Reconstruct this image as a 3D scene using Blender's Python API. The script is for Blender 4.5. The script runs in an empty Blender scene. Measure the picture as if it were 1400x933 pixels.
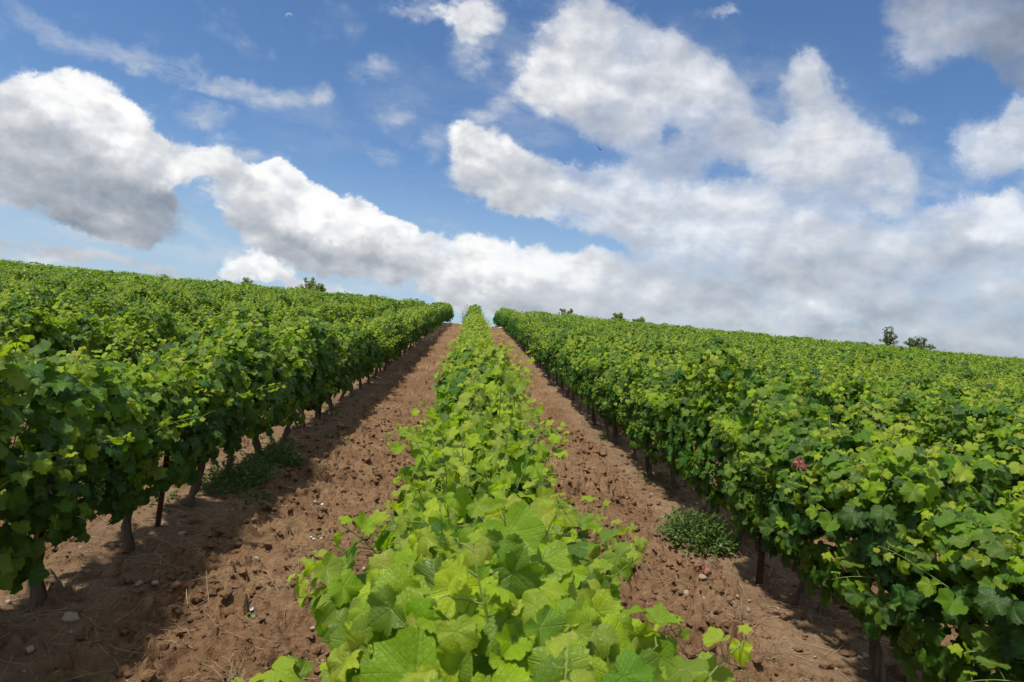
import bpy, math, random
import numpy as np

scene = bpy.context.scene
COL = scene.collection
rad = math.radians

# ------------------------------------------------------------------ camera
cam_data = bpy.data.cameras.new('camera')
cam = bpy.data.objects.new('camera', cam_data)
COL.objects.link(cam)
cam_data.lens = 24.0
cam_data.sensor_width = 36.0
cam_data.clip_start = 0.05
cam_data.clip_end = 20000.0
from mathutils import Matrix, Vector
cam.matrix_world = (Matrix.Rotation(rad(-3.5), 4, 'Z') @ Matrix.Rotation(rad(90 + 2.27), 4, 'X')
                    @ Matrix.Rotation(rad(5.2), 4, 'Z'))
cam_data.dof.use_dof = True
cam_data.dof.focus_distance = 5.0
cam_data.dof.aperture_fstop = 9.0
scene.camera = cam

# ------------------------------------------------------------------ exposure and renderer
scene.view_settings.view_transform = 'Standard'
scene.view_settings.look = 'None'
scene.view_settings.gamma = 1.0
scene.view_settings.exposure = 0.35
cy = scene.cycles
cy.max_bounces = 7
cy.diffuse_bounces = 3
cy.glossy_bounces = 2
cy.transmission_bounces = 5
cy.transparent_max_bounces = 4
cy.use_denoising = True
cy.sample_clamp_indirect = 8.0

# ------------------------------------------------------------------ sun
SUN_DIR = Vector((-0.31, -0.26, 0.91)).normalized()          # towards the sun
sun_data = bpy.data.lights.new('sun', 'SUN')
sun = bpy.data.objects.new('sun', sun_data)
COL.objects.link(sun)
sun_data.energy = 4.0
sun_data.angle = rad(3.2)
sun_data.color = (1.0, 0.95, 0.86)
sun.rotation_euler = SUN_DIR.to_track_quat('Z', 'Y').to_euler()
SUN_EL = math.asin(SUN_DIR.z)
SUN_AZ = math.atan2(SUN_DIR.x, SUN_DIR.y)


# ------------------------------------------------------------------ node helper
class Nodes:
    def __init__(self, tree):
        self.t = tree
        tree.nodes.clear()

    def new(self, kind, **props):
        n = self.t.nodes.new(kind)
        for k, v in props.items():
            setattr(n, k, v)
        return n

    def put(self, sock, val):
        if hasattr(val, 'is_output'):
            self.t.links.new(val, sock)
        else:
            sock.default_value = val

    def math(self, op, a, b=None, c=None, clamp=False):
        n = self.new('ShaderNodeMath', operation=op, use_clamp=clamp)
        self.put(n.inputs[0], a)
        if b is not None:
            self.put(n.inputs[1], b)
        if c is not None:
            self.put(n.inputs[2], c)
        return n.outputs[0]

    def vmath(self, op, a, b=None, scale=None):
        n = self.new('ShaderNodeVectorMath', operation=op)
        self.put(n.inputs[0], a)
        if b is not None:
            self.put(n.inputs[1], b)
        if scale is not None:
            self.put(n.inputs['Scale'], scale)
        return n.outputs['Value'] if op in ('LENGTH', 'DOT_PRODUCT', 'DISTANCE') else n.outputs[0]

    def remap(self, v, a, b, c=0.0, d=1.0, smooth=False):
        n = self.new('ShaderNodeMapRange', interpolation_type='SMOOTHSTEP' if smooth else 'LINEAR')
        self.put(n.inputs[0], v)
        for i, q in zip((1, 2, 3, 4), (a, b, c, d)):
            self.put(n.inputs[i], q)
        return n.outputs[0]

    def noise(self, vec, scale, detail=4.0, rough=0.5, dist=0.0, kind='FBM', color=False, lac=2.0):
        n = self.new('ShaderNodeTexNoise', noise_type=kind)
        n.normalize = kind == 'FBM'
        self.put(n.inputs['Vector'], vec)
        self.put(n.inputs['Scale'], scale)
        self.put(n.inputs['Detail'], detail)
        self.put(n.inputs['Roughness'], rough)
        self.put(n.inputs['Lacunarity'], lac)
        self.put(n.inputs['Distortion'], dist)
        return n.outputs['Color' if color else 'Fac']

    def ramp(self, fac, stops):
        n = self.new('ShaderNodeValToRGB')
        e = n.color_ramp.elements
        while len(e) < len(stops):
            e.new(0.5)
        for x, (p, c) in zip(e, stops):
            x.position = p
            x.color = (c[0], c[1], c[2], 1.0)
        self.put(n.inputs[0], fac)
        return n.outputs[0]

    def mix(self, fac, a, b, blend='MIX'):
        n = self.new('ShaderNodeMix', data_type='RGBA', blend_type=blend)
        self.put(n.inputs[0], fac)
        for s, v in ((n.inputs[6], a), (n.inputs[7], b)):
            if isinstance(v, tuple):
                v = (v[0], v[1], v[2], 1.0)
            self.put(s, v)
        return n.outputs[2]


# ------------------------------------------------------------------ sky with its clouds
# each: azimuth tangent, height tangent, half width, half height, turn, thickness, brightness
CLOUDS = [
    (-0.6647,0.3181,0.0599,0.0399,-3.024,0.90,0.95), (-0.5896,0.3215,0.0628,0.0503,2.839,1.00,1.00), (-0.5337,0.2748,0.0719,0.0519,2.575,1.00,0.97), (-0.6255,0.2380,0.0954,0.0626,3.054,1.00,0.60),
    (-0.5312,0.2061,0.1021,0.0623,2.776,1.00,0.48), (-0.4619,0.1765,0.0469,0.0430,1.354,0.80,0.34), (-0.6668,0.2492,0.0731,0.0597,1.691,0.90,0.58), (-0.5671,0.1654,0.0706,0.0270,2.969,0.55,0.36),
    (-0.6208,0.1964,0.0904,0.0249,2.973,0.90,0.50), (-0.4603,0.2564,0.0614,0.0423,3.061,0.95,0.90), (-0.3935,0.2563,0.0619,0.0276,3.032,0.70,0.82), (-0.3379,0.2700,0.0467,0.0171,3.108,0.45,0.70),
    (-0.4088,0.1587,0.0352,0.0094,2.564,0.42,0.35), (-0.3042,0.2468,0.0270,0.0235,3.059,0.95,1.00), (-0.3430,0.2190,0.0437,0.0423,2.618,1.00,0.78), (-0.2735,0.2018,0.0649,0.0424,2.733,1.00,0.90),
    (-0.2372,0.2056,0.0441,0.0277,2.701,0.90,1.00), (-0.1866,0.1733,0.0739,0.0384,2.886,1.00,0.88), (-0.2147,0.1382,0.0788,0.0255,2.993,0.90,0.52), (-0.1115,0.1648,0.0510,0.0322,3.067,0.95,0.90),
    (-0.0756,0.1793,0.0278,0.0162,-3.035,0.70,0.95), (-0.0974,0.1285,0.0638,0.0268,3.029,0.85,0.60), (-0.3331,0.1741,0.0467,0.0422,2.806,0.90,0.64), (-0.2681,0.1488,0.0626,0.0265,2.920,0.85,0.50),
    (0.0190,0.1456,0.0920,0.0410,-3.127,1.00,1.00), (0.1119,0.1407,0.0929,0.0434,3.104,1.00,0.93), (0.2054,0.1390,0.0883,0.0372,3.070,1.00,0.86), (-0.0323,0.1188,0.0536,0.0387,-3.038,0.90,0.85),
    (0.0551,0.1057,0.1195,0.0281,-3.131,0.90,0.74), (0.2514,0.1194,0.0888,0.0263,3.102,0.90,0.66), (-0.3162,0.1108,0.0538,0.0211,-3.133,0.85,0.95), (-0.2684,0.1007,0.0416,0.0148,-3.133,0.60,0.85),
    (-0.1372,0.1009,0.0635,0.0149,-3.132,0.40,0.80), (-0.6110,0.1105,0.1201,0.0124,3.134,0.55,0.62), (-0.4789,0.0987,0.1323,0.0125,3.133,0.56,0.64), (-0.5640,0.1383,0.0805,0.0104,3.063,0.36,0.60),
    (-0.3696,0.1277,0.0928,0.0105,3.135,0.36,0.60), (-0.6483,0.0889,0.0994,0.0145,-3.133,0.56,0.75), (-0.2417,0.0948,0.0941,0.0106,-3.132,0.50,0.70), (-0.6370,0.4279,0.0713,0.0189,2.674,0.33,0.85),
    (-0.5530,0.4028,0.0714,0.0159,2.858,0.33,0.85), (-0.4584,0.3820,0.0823,0.0150,3.041,0.33,0.85), (-0.3641,0.3716,0.0832,0.0161,3.078,0.36,0.85), (-0.2901,0.3651,0.0578,0.0216,-3.023,0.36,0.85),
    (-0.2489,0.3743,0.0237,0.0191,-2.262,0.34,0.85), (-0.4069,0.3342,0.0433,0.0171,3.075,0.36,0.85), (-0.1739,0.4225,0.0319,0.0196,-3.101,0.38,0.85), (-0.1318,0.3529,0.0278,0.0152,-3.019,0.30,0.85),
    (-0.1511,0.2983,0.0297,0.0130,2.715,0.32,0.85), (-0.0826,0.3092,0.0261,0.0193,1.646,0.34,0.85), (-0.1028,0.5219,0.0648,0.0287,-3.100,0.55,0.85), (-0.0314,0.5141,0.0532,0.0490,1.484,0.62,0.85),
    (-0.0431,0.4648,0.0391,0.0264,-2.997,0.45,0.80), (0.0181,0.3923,0.0262,0.0176,-3.005,0.42,0.85), (-0.0171,0.3606,0.0325,0.0153,-3.021,0.42,0.85), (0.1283,0.5171,0.0573,0.0506,2.992,0.80,0.85),
    (0.1855,0.5016,0.0665,0.0586,3.000,0.85,0.86), (0.0902,0.4453,0.0640,0.0609,-2.939,0.85,0.84), (0.1912,0.4348,0.1003,0.0581,3.098,0.90,0.80), (0.2774,0.4789,0.0647,0.0477,2.852,0.85,0.88),
    (0.3269,0.4282,0.0674,0.0543,2.968,0.85,0.82), (0.1729,0.3879,0.0776,0.0378,3.089,0.75,0.74), (0.4715,0.4850,0.0410,0.0369,1.462,0.78,0.86), (0.5054,0.4205,0.0635,0.0590,1.002,0.82,0.86),
    (0.5730,0.3711,0.0714,0.0550,2.974,0.80,0.84), (0.4459,0.3683,0.0973,0.0519,3.096,0.85,0.80), (0.3652,0.3762,0.0794,0.0405,3.093,0.78,0.78), (0.5187,0.3197,0.1096,0.0339,3.082,0.80,0.78),
    (0.6156,0.3473,0.0492,0.0453,-2.933,0.60,0.80), (0.2667,0.3371,0.0671,0.0446,3.100,0.60,0.76), (-0.0067,0.3067,0.0648,0.0416,2.994,0.85,0.85), (0.0718,0.2824,0.0763,0.0417,2.992,0.90,0.83),
    (0.1490,0.2797,0.0661,0.0397,3.085,0.85,0.82), (0.0306,0.2559,0.0759,0.0240,2.985,0.80,0.72), (0.1533,0.2305,0.0658,0.0264,2.899,0.75,0.70), (0.2274,0.2715,0.0778,0.0508,3.091,0.90,0.88),
    (0.3078,0.2467,0.1008,0.0555,2.997,1.00,0.93), (0.2546,0.2134,0.0666,0.0287,2.989,0.85,0.70), (0.4218,0.2363,0.1251,0.0614,3.048,1.00,0.84), (0.5610,0.2169,0.1505,0.0674,3.081,1.00,0.76),
    (0.7230,0.2390,0.1418,0.0681,3.121,0.90,0.70), (0.4275,0.1643,0.1479,0.0499,3.072,0.90,0.70), (0.6120,0.1545,0.1747,0.0504,3.106,0.90,0.62), (0.7875,0.1602,0.1427,0.0678,-3.134,0.90,0.60),
    (0.3026,0.1741,0.0782,0.0386,3.076,0.90,0.70), (0.3856,0.1214,0.1357,0.0287,3.102,0.90,0.70), (0.5333,0.1245,0.0573,0.0178,3.104,0.80,1.00), (0.7319,0.1096,0.1891,0.0337,3.136,0.85,0.66),
    (0.4541,0.1146,0.0341,0.0155,-3.041,0.80,1.05), (0.7907,0.2917,0.0831,0.0436,3.097,1.00,1.00), (0.8252,0.3125,0.0596,0.0345,3.106,0.90,1.00), (0.7579,0.2483,0.0826,0.0297,3.082,0.90,0.55),
    (0.5857,0.1969,0.0693,0.0225,3.076,0.60,0.80), (0.7713,0.4047,0.0618,0.0416,3.130,0.72,0.85), (0.8226,0.4452,0.0584,0.0475,1.336,0.80,0.85), (0.7333,0.6153,0.1436,0.0609,3.109,0.90,0.52),
    (0.8148,0.5668,0.0902,0.0562,3.134,0.95,0.28), (0.6642,0.5776,0.0703,0.0585,3.051,0.60,0.70), (0.6193,0.5431,0.0460,0.0353,1.569,0.42,0.75), (0.8653,0.6318,0.1120,0.1036,-2.592,1.00,0.30),
    (0.3316,0.5822,0.0389,0.0136,-3.010,0.50,0.85), (0.6383,0.4415,0.0351,0.0115,3.091,0.25,0.80), (0.3625,0.4098,0.2626,0.1351,3.008,0.22,0.85), (0.0486,0.4181,0.1326,0.0982,1.300,0.20,0.85),
    (0.6455,0.3391,0.1054,0.0683,3.113,0.30,0.80), (-0.1223,0.3869,0.0748,0.0655,2.910,0.12,0.85), (-0.2548,0.3279,0.0842,0.0431,3.077,0.12,0.85), (0.3882,0.0884,0.2274,0.0396,3.134,0.90,0.62),
    (0.7109,0.0739,0.2601,0.0448,3.133,0.95,0.58), (0.5253,0.0791,0.1379,0.0332,3.134,0.90,0.66), (0.1211,0.0980,0.1315,0.0282,-3.132,0.90,0.72), (-0.6268,0.3385,0.0607,0.0251,2.793,0.60,1.10),
    (-0.5422,0.3057,0.0515,0.0311,2.507,0.60,1.15), (-0.2552,0.2284,0.0483,0.0192,2.709,0.60,1.15), (-0.1672,0.1914,0.0634,0.0193,2.979,0.60,1.10), (-0.8083,0.2751,0.1182,0.0929,3.027,0.90,0.70),
    (-0.7672,0.4277,0.0694,0.0316,3.076,0.40,0.80), (1.0272,0.3806,0.1969,0.1050,3.109,0.90,0.70), (-0.4265,0.6675,0.1891,0.0657,3.097,0.50,0.80), (0.2184,0.7797,0.2976,0.1033,3.110,0.90,0.80),
    (-0.9627,0.1133,0.1731,0.0807,3.086,0.90,0.70), (1.2103,0.2010,0.3274,0.1046,3.114,1.00,0.55),
]
MOON = (-0.3074, 0.4830)
world = bpy.data.worlds.new('World')
scene.world = world
world.use_nodes = True
w = Nodes(world.node_tree)
world.cycles.sampling_method = 'MANUAL'
world.cycles.sample_map_resolution = 512

SKY_STRENGTH = 0.10
sky = w.new('ShaderNodeTexSky', sky_type='NISHITA')
sky.sun_disc = False
sky.sun_elevation = SUN_EL
sky.sun_rotation = SUN_AZ
sky.altitude = 300.0
sky.air_density = 1.0
sky.dust_density = 0.3
sky.ozone_density = 2.5
hsv = w.new('ShaderNodeHueSaturation')
hsv.inputs['Hue'].default_value = 0.503
hsv.inputs['Saturation'].default_value = 1.16
hsv.inputs['Value'].default_value = 1.02
w.put(hsv.inputs['Color'], sky.outputs[0])

geo = w.new('ShaderNodeTexCoord')
dirv = geo.outputs['Generated']
sep = w.new('ShaderNodeSeparateXYZ')
w.put(sep.inputs[0], dirv)
dx, dy, dz = sep.outputs
ypos = w.math('MAXIMUM', dy, 0.05)
comb = w.new('ShaderNodeCombineXYZ')
# the air near the horizon is milky blue
sky_col = w.mix(w.remap(dz, 0.30, 0.02, 0.0, 0.85, smooth=True), hsv.outputs[0], (3.3, 4.4, 5.6))
U = w.math('DIVIDE', dx, ypos)
V = w.math('DIVIDE', dz, ypos)
w.put(comb.inputs[0], U)
w.put(comb.inputs[1], V)
P = comb.outputs[0]
# how far a direction lies inside the part of the sky over the vineyard's hill
inside = w.math('MULTIPLY', w.remap(w.math('ABSOLUTE', U), 1.15, 0.95, smooth=True),
                w.math('MULTIPLY', w.remap(V, 0.75, 0.62, smooth=True), w.remap(dy, 0.2, 0.5, smooth=True)))
other = w.remap(w.noise(dirv, 2.6, 4.0, 0.55), 0.42, 0.60, 0.0, 0.92, smooth=True)  # unseen clouds away from the view, made broad and bright to add fill light


def emit(col):
    b = w.new('ShaderNodeBackground')
    w.put(b.inputs['Color'], col)
    b.inputs['Strength'].default_value = SKY_STRENGTH
    return b.outputs[0]


def choose(mask, a, b):
    m = w.new('ShaderNodeMixShader')
    w.put(m.inputs[0], mask)
    w.put(m.inputs[1], a)
    w.put(m.inputs[2], b)
    return m.outputs[0]


def cloud_white(v):
    v = tuple(x / SKY_STRENGTH for x in v)
    return v


plain = emit(w.mix(other, sky_col, cloud_white((0.78, 0.785, 0.79))))

# billowing outlines: the plan coordinates are pushed about by noise of two sizes
warp1 = w.vmath('SUBTRACT', w.noise(P, 7.0, 2.0, 0.5, color=True), (0.5, 0.5, 0.5))
warp2 = w.vmath('SUBTRACT', w.noise(P, 20.0, 5.0, 0.66, color=True), (0.5, 0.5, 0.5))
Pw = w.vmath('ADD', P, w.vmath('ADD', w.vmath('SCALE', warp1, scale=0.075), w.vmath('SCALE', warp2, scale=0.055)))
Pw = w.vmath('MULTIPLY', Pw, (1.0, 1.0, 0.0))
lump = w.vmath('MULTIPLY', dirv, (1.0, 1.0, 1.5))
n1 = w.noise(lump, 11.0, 7.0, 0.65)
na = w.noise(lump, 9.5, 4.5, 0.55)
nb = w.noise(w.vmath('ADD', lump, (-0.012, 0.0, 0.024)), 9.5, 4.5, 0.55)
big = w.math('SUBTRACT', w.noise(w.vmath('ADD', lump, (0.4, 0.2, 0.7)), 6.5, 3.0, 0.55), 0.5)


def billow(v):
    """rounded bulges of three sizes"""
    h = 0.0
    for scale, amp in ((13.0, 1.0), (29.0, 0.55), (66.0, 0.3)):
        n = w.math('ABSOLUTE', w.math('SUBTRACT', w.noise(v, scale, 0.0), 0.5))
        h = w.math('MULTIPLY_ADD', n, amp * 2.0, h)
    return h


# heaped cumulus towards the left, loose fibrous cloud towards the right
heaped = w.remap(U, 0.22, -0.05, smooth=True)
wl = w.vmath('ADD', lump, w.vmath('SCALE', warp2, scale=0.03))
b1 = billow(wl)
b2 = billow(w.vmath('ADD', wl, (-0.012, 0.0, 0.020)))
puff = w.math('MULTIPLY', w.math('SUBTRACT', b1, 0.45), heaped)
relief = w.math('ADD', w.math('SUBTRACT', na, nb), w.math('MULTIPLY', w.math('MULTIPLY', w.math('SUBTRACT', b1, b2), heaped), 0.30))
# the pale half moon in the daylight sky
md = w.vmath('DISTANCE', P, (MOON[0], MOON[1], 0.0))
mm = w.remap(md, 0.0058, 0.0042)
mm2 = w.remap(w.vmath('DISTANCE', P, (MOON[0] + 0.0012, MOON[1] - 0.0035, 0.0)), 0.0046, 0.0060)
moon = w.math('MULTIPLY', w.math('MULTIPLY', mm, mm2), 0.45)
clear_sky = w.mix(moon, sky_col, cloud_white((0.42, 0.47, 0.55)))


fibre = w.remap(w.noise(w.vmath('ADD', w.vmath('MULTIPLY', lump, (0.8, 1.0, 1.6)), w.vmath('SCALE', warp1, scale=0.12)), 15.0, 6.0, 0.62), 0.34, 0.72, 0.0, 1.5)


def gather(blobs, lead):
    """sums the blobs' thickness and brightness, one after the other"""
    total = lead
    for (cu, cv, ru, rv, turn, weight, light) in blobs:
        m = w.new('ShaderNodeMapping', vector_type='TEXTURE')
        m.inputs['Location'].default_value = (cu, cv, 0)
        m.inputs['Rotation'].default_value = (0, 0, turn)
        m.inputs['Scale'].default_value = (ru, rv, 1)
        if hasattr(total, 'is_output'):
            q = w.new('ShaderNodeVectorMath', operation='MULTIPLY_ADD')
            w.put(q.inputs[0], total)
            q.inputs[1].default_value = (1e-9, 1e-9, 0.0)
            w.put(q.inputs[2], Pw)
            w.put(m.inputs['Vector'], q.outputs[0])
        else:
            w.put(m.inputs['Vector'], Pw)
        f = w.remap(w.vmath('LENGTH', m.outputs[0]), 1.32, 0.20, 0.0, 1.0, smooth=True)
        n = w.new('ShaderNodeVectorMath', operation='MULTIPLY_ADD')
        w.put(n.inputs[0], f)
        n.inputs[1].default_value = (-math.log(1.0 - min(weight, 0.96)), weight, weight * light)
        w.put(n.inputs[2], total)
        total = n.outputs[0]
    return total


def cloudy(blobs):
    thin = gather([b for b in blobs if b[5] < 0.46], (0.0, 0.0, 0.0))
    if hasattr(thin, 'is_output'):
        s = w.new('ShaderNodeSeparateXYZ')
        w.put(s.inputs[0], thin)
        veil = w.math('MULTIPLY', w.math('MINIMUM', w.math('MULTIPLY', s.outputs[1], 1.3), 0.8), fibre, clamp=True)
        behind = w.mix(veil, clear_sky, cloud_white((0.50, 0.53, 0.575)))
        z = w.new('ShaderNodeVectorMath', operation='MULTIPLY_ADD')
        w.put(z.inputs[0], thin)
        z.inputs[1].default_value = (0, 1e-9, 1e-9)
        z.inputs[2].default_value = (0.0, 0.0001, 0.00007)
        lead = z.outputs[0]
    else:
        behind, lead = clear_sky, (0.0, 0.0001, 0.00007)
    total = gather([b for b in blobs if b[5] >= 0.46], lead)
    s = w.new('ShaderNodeSeparateXYZ')
    w.put(s.inputs[0], total)
    body = w.math('SUBTRACT', 1.0, w.math('EXPONENT', w.math('MULTIPLY', s.outputs[0], -1.0)))
    shade = w.math('DIVIDE', s.outputs[2], s.outputs[1])
    dens = w.math('MULTIPLY_ADD', w.math('SUBTRACT', n1, 0.5), w.remap(heaped, 0, 1, 2.1, 0.95), body)
    dens = w.math('MULTIPLY_ADD', big, 0.35, dens)
    dens = w.math('MULTIPLY_ADD', puff, 0.75, dens)
    over = w.math('MAXIMUM', w.math('SUBTRACT', dens, 0.22), 0.0)
    alpha = w.math('SUBTRACT', 1.0, w.math('EXPONENT', w.math('MULTIPLY', w.math('POWER', over, 1.35), w.remap(heaped, 0, 1, -2.1, -7.0))))
    feather = w.math('MULTIPLY', w.remap(dens, 0.0, 0.55, smooth=True), 0.5)
    alpha = w.math('MAXIMUM', alpha, feather)
    alpha = w.math('MULTIPLY', alpha, w.remap(body, 0.08, 0.55, 0.30, 1.0))
    lit = w.math('MULTIPLY_ADD', relief, w.remap(heaped, 0, 1, 1.0, 0.75), shade)
    lit = w.math('MULTIPLY_ADD', big, 0.30, lit)
    lit = w.math('ADD', lit, w.remap(dens, 0.4, 1.1, 0.06, -0.02), clamp=True)
    col = w.ramp(lit, [(0.0, (0.115, 0.135, 0.165)), (0.30, (0.205, 0.235, 0.28)), (0.55, (0.345, 0.37, 0.41)),
                       (0.80, (0.53, 0.545, 0.57)), (1.0, (0.78, 0.78, 0.775))])
    col = w.vmath('SCALE', col, scale=1.0 / SKY_STRENGTH)
    here = w.mix(alpha, behind, col)
    away = w.mix(other, sky_col, cloud_white((0.78, 0.785, 0.79)))
    return emit(w.mix(inside, away, here))


def strips(lo, hi, cuts):
    """the clouds between two azimuths, split at the given cuts so that each ray meets few of them"""
    if not cuts:
        return cloudy([c for c in CLOUDS if c[0] + 1.36 * max(c[2], c[3]) + 0.10 > lo and c[0] - 1.36 * max(c[2], c[3]) - 0.10 < hi])
    k = len(cuts) // 2
    return choose(w.math('GREATER_THAN', U, cuts[k]), strips(lo, cuts[k], cuts[:k]), strips(cuts[k], hi, cuts[k + 1:]))


ahead = strips(-9.0, 9.0, [-0.40, -0.10, 0.12, 0.32, 0.52])
final = choose(w.math('GREATER_THAN', inside, 0.0), plain, ahead)
outw = w.new('ShaderNodeOutputWorld')
w.put(outw.inputs['Surface'], final)
# ------------------------------------------------------------------ mesh helpers
rng = np.random.default_rng(7)


def make_mesh(name, verts, faces, mats, smooth=True, attrs=None, face_mat=None):
    """faces: list of integer arrays, each (n, k) with one k per array"""
    me = bpy.data.meshes.new(name)
    verts = np.asarray(verts, np.float32)
    faces = [np.asarray(f, np.int32) for f in faces if len(f)]
    me.vertices.add(len(verts))
    me.vertices.foreach_set('co', verts.ravel())
    nl = sum(f.size for f in faces)
    nf = sum(len(f) for f in faces)
    me.loops.add(nl)
    me.loops.foreach_set('vertex_index', np.concatenate([f.ravel() for f in faces]))
    me.polygons.add(nf)
    tot = np.concatenate([np.full(len(f), f.shape[1], np.int32) for f in faces])
    start = np.concatenate([[0], np.cumsum(tot)[:-1]]).astype(np.int32)
    me.polygons.foreach_set('loop_start', start)
    if face_mat is not None:
        me.polygons.foreach_set('material_index', np.asarray(face_mat, np.int32))
    me.polygons.foreach_set('use_smooth', np.full(nf, smooth, bool))
    for k, (typ, data) in (attrs or {}).items():
        a = me.attributes.new(k, typ, 'POINT')
        a.data.foreach_set('value' if typ == 'FLOAT' else 'vector', np.asarray(data, np.float32).ravel())
    for m in (mats if isinstance(mats, (list, tuple)) else [mats]):
        me.materials.append(m)
    me.update(calc_edges=True)
    me.validate()
    return me


def link(name, mesh, parent=None, loc=None, rot=None, scale=None):
    o = bpy.data.objects.new(name, mesh)
    COL.objects.link(o)
    if parent is not None:
        o.parent = parent
    if loc is not None:
        o.location = loc
    if rot is not None:
        o.rotation_euler = rot
    if scale is not None:
        o.scale = scale
    return o


def tag(o, label=None, category=None, group=None, kind=None):
    for k, v in (('label', label), ('category', category), ('group', group), ('kind', kind)):
        if v:
            o[k] = v
    return o


class Parts:
    """collects pieces of geometry for one mesh"""
    def __init__(self):
        self.v, self.f, self.n, self.at = [], [], 0, {}

    def add(self, verts, faces, **at):
        self.v.append(np.asarray(verts, np.float32))
        for f in (faces if isinstance(faces, list) else [faces]):
            self.f.append(np.asarray(f, np.int32) + self.n)
        self.n += len(verts)
        for k, d in at.items():
            self.at.setdefault(k, []).append(np.asarray(d, np.float32))

    def mesh(self, name, mats, smooth=True):
        fs = {}
        for f in self.f:
            fs.setdefault(f.shape[1], []).append(f)
        attrs = {}
        for k, d in self.at.items():
            d = np.concatenate(d)
            attrs[k] = ('FLOAT' if d.ndim == 1 else 'FLOAT_VECTOR', d)
        return make_mesh(name, np.concatenate(self.v), [np.concatenate(x) for x in fs.values()], mats, smooth, attrs)


def hash3(ix, iy, iz, seed):
    h = (ix * 374761393 + iy * 668265263 + iz * 2147483647 + seed * 974634777) & 0xFFFFFFFF
    h = ((h ^ (h >> 13)) * 1274126177) & 0xFFFFFFFF
    return ((h ^ (h >> 16)) & 0xFFFFFF) / float(0xFFFFFF)


def vnoise(x, y, z=0.0, seed=1):
    x, y, z = np.broadcast_arrays(np.asarray(x, float), np.asarray(y, float), np.asarray(z, float))
    ix, iy, iz = (np.floor(q).astype(np.int64) for q in (x, y, z))
    fx, fy, fz = x - ix, y - iy, z - iz
    fx, fy, fz = (q * q * (3 - 2 * q) for q in (fx, fy, fz))
    out = 0
    for a in (0, 1):
        for b in (0, 1):
            for c in (0, 1):
                out = out + hash3(ix + a, iy + b, iz + c, seed) * (fx if a else 1 - fx) * (fy if b else 1 - fy) * (fz if c else 1 - fz)
    return out * 2 - 1


def fbm(x, y, z=0.0, octaves=4, seed=1, gain=0.5):
    s, a, k = 0.0, 1.0, 1.0
    for i in range(octaves):
        s = s + a * vnoise(x * k, y * k, z * k if not np.isscalar(z) else z, seed + i)
        a *= gain
        k *= 2.03
    return s


def tube(path, radii, sides=6, cap=True):
    """a tube along a polyline; returns verts and quads (a closing triangle fan at the far end)"""
    path = np.asarray(path, float)
    n = len(path)
    radii = np.broadcast_to(np.asarray(radii, float), (n,))
    tan = np.gradient(path, axis=0)
    tan /= np.linalg.norm(tan, axis=1, keepdims=True) + 1e-9
    ref = np.array([0.31, 0.17, 0.93]) if abs(tan[0, 2]) < 0.8 else np.array([0.93, 0.31, 0.17])
    a = np.cross(tan, ref)
    a /= np.linalg.norm(a, axis=1, keepdims=True) + 1e-9
    b = np.cross(tan, a)
    ang = np.arange(sides) / sides * 2 * math.pi
    ring = np.cos(ang)[None, :, None] * a[:, None] + np.sin(ang)[None, :, None] * b[:, None]
    v = (path[:, None] + ring * radii[:, None, None]).reshape(-1, 3)
    i = np.arange(n - 1)[:, None] * sides
    j = np.arange(sides)[None]
    jn = (j + 1) % sides
    q = np.stack([i + j, i + jn, i + sides + jn, i + sides + j], -1).reshape(-1, 4)
    if not cap:
        return v, [q]
    v = np.concatenate([v, path[-1:] + tan[-1:] * radii[-1]])
    k = (n - 1) * sides
    t = np.stack([k + np.arange(sides), k + (np.arange(sides) + 1) % sides, np.full(sides, n * sides)], -1)
    return v, [q, t]


def unit(v):
    return v / (np.linalg.norm(v, axis=-1, keepdims=True) + 1e-9)


# ------------------------------------------------------------------ materials
def material(name):
    m = bpy.data.materials.new(name)
    m.use_nodes = True
    return m, Nodes(m.node_tree)


def finish(k, shader):
    o = k.new('ShaderNodeOutputMaterial')
    k.put(o.inputs['Surface'], shader)


def principled(k, color, rough=0.6, spec=0.3, normal=None):
    b = k.new('ShaderNodeBsdfPrincipled')
    k.put(b.inputs['Base Color'], color if hasattr(color, 'is_output') else (*color, 1))
    k.put(b.inputs['Roughness'], rough)
    k.put(b.inputs['Specular IOR Level'], spec)
    if normal is not None:
        k.put(b.inputs['Normal'], normal)
    return b.outputs[0]


def bump(k, height, strength=0.3, dist=0.01):
    b = k.new('ShaderNodeBump')
    k.put(b.inputs['Height'], height)
    b.inputs['Strength'].default_value = strength
    b.inputs['Distance'].default_value = dist
    return b.outputs[0]


def attribute(k, name):
    a = k.new('ShaderNodeAttribute', attribute_name=name)
    return a


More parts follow.
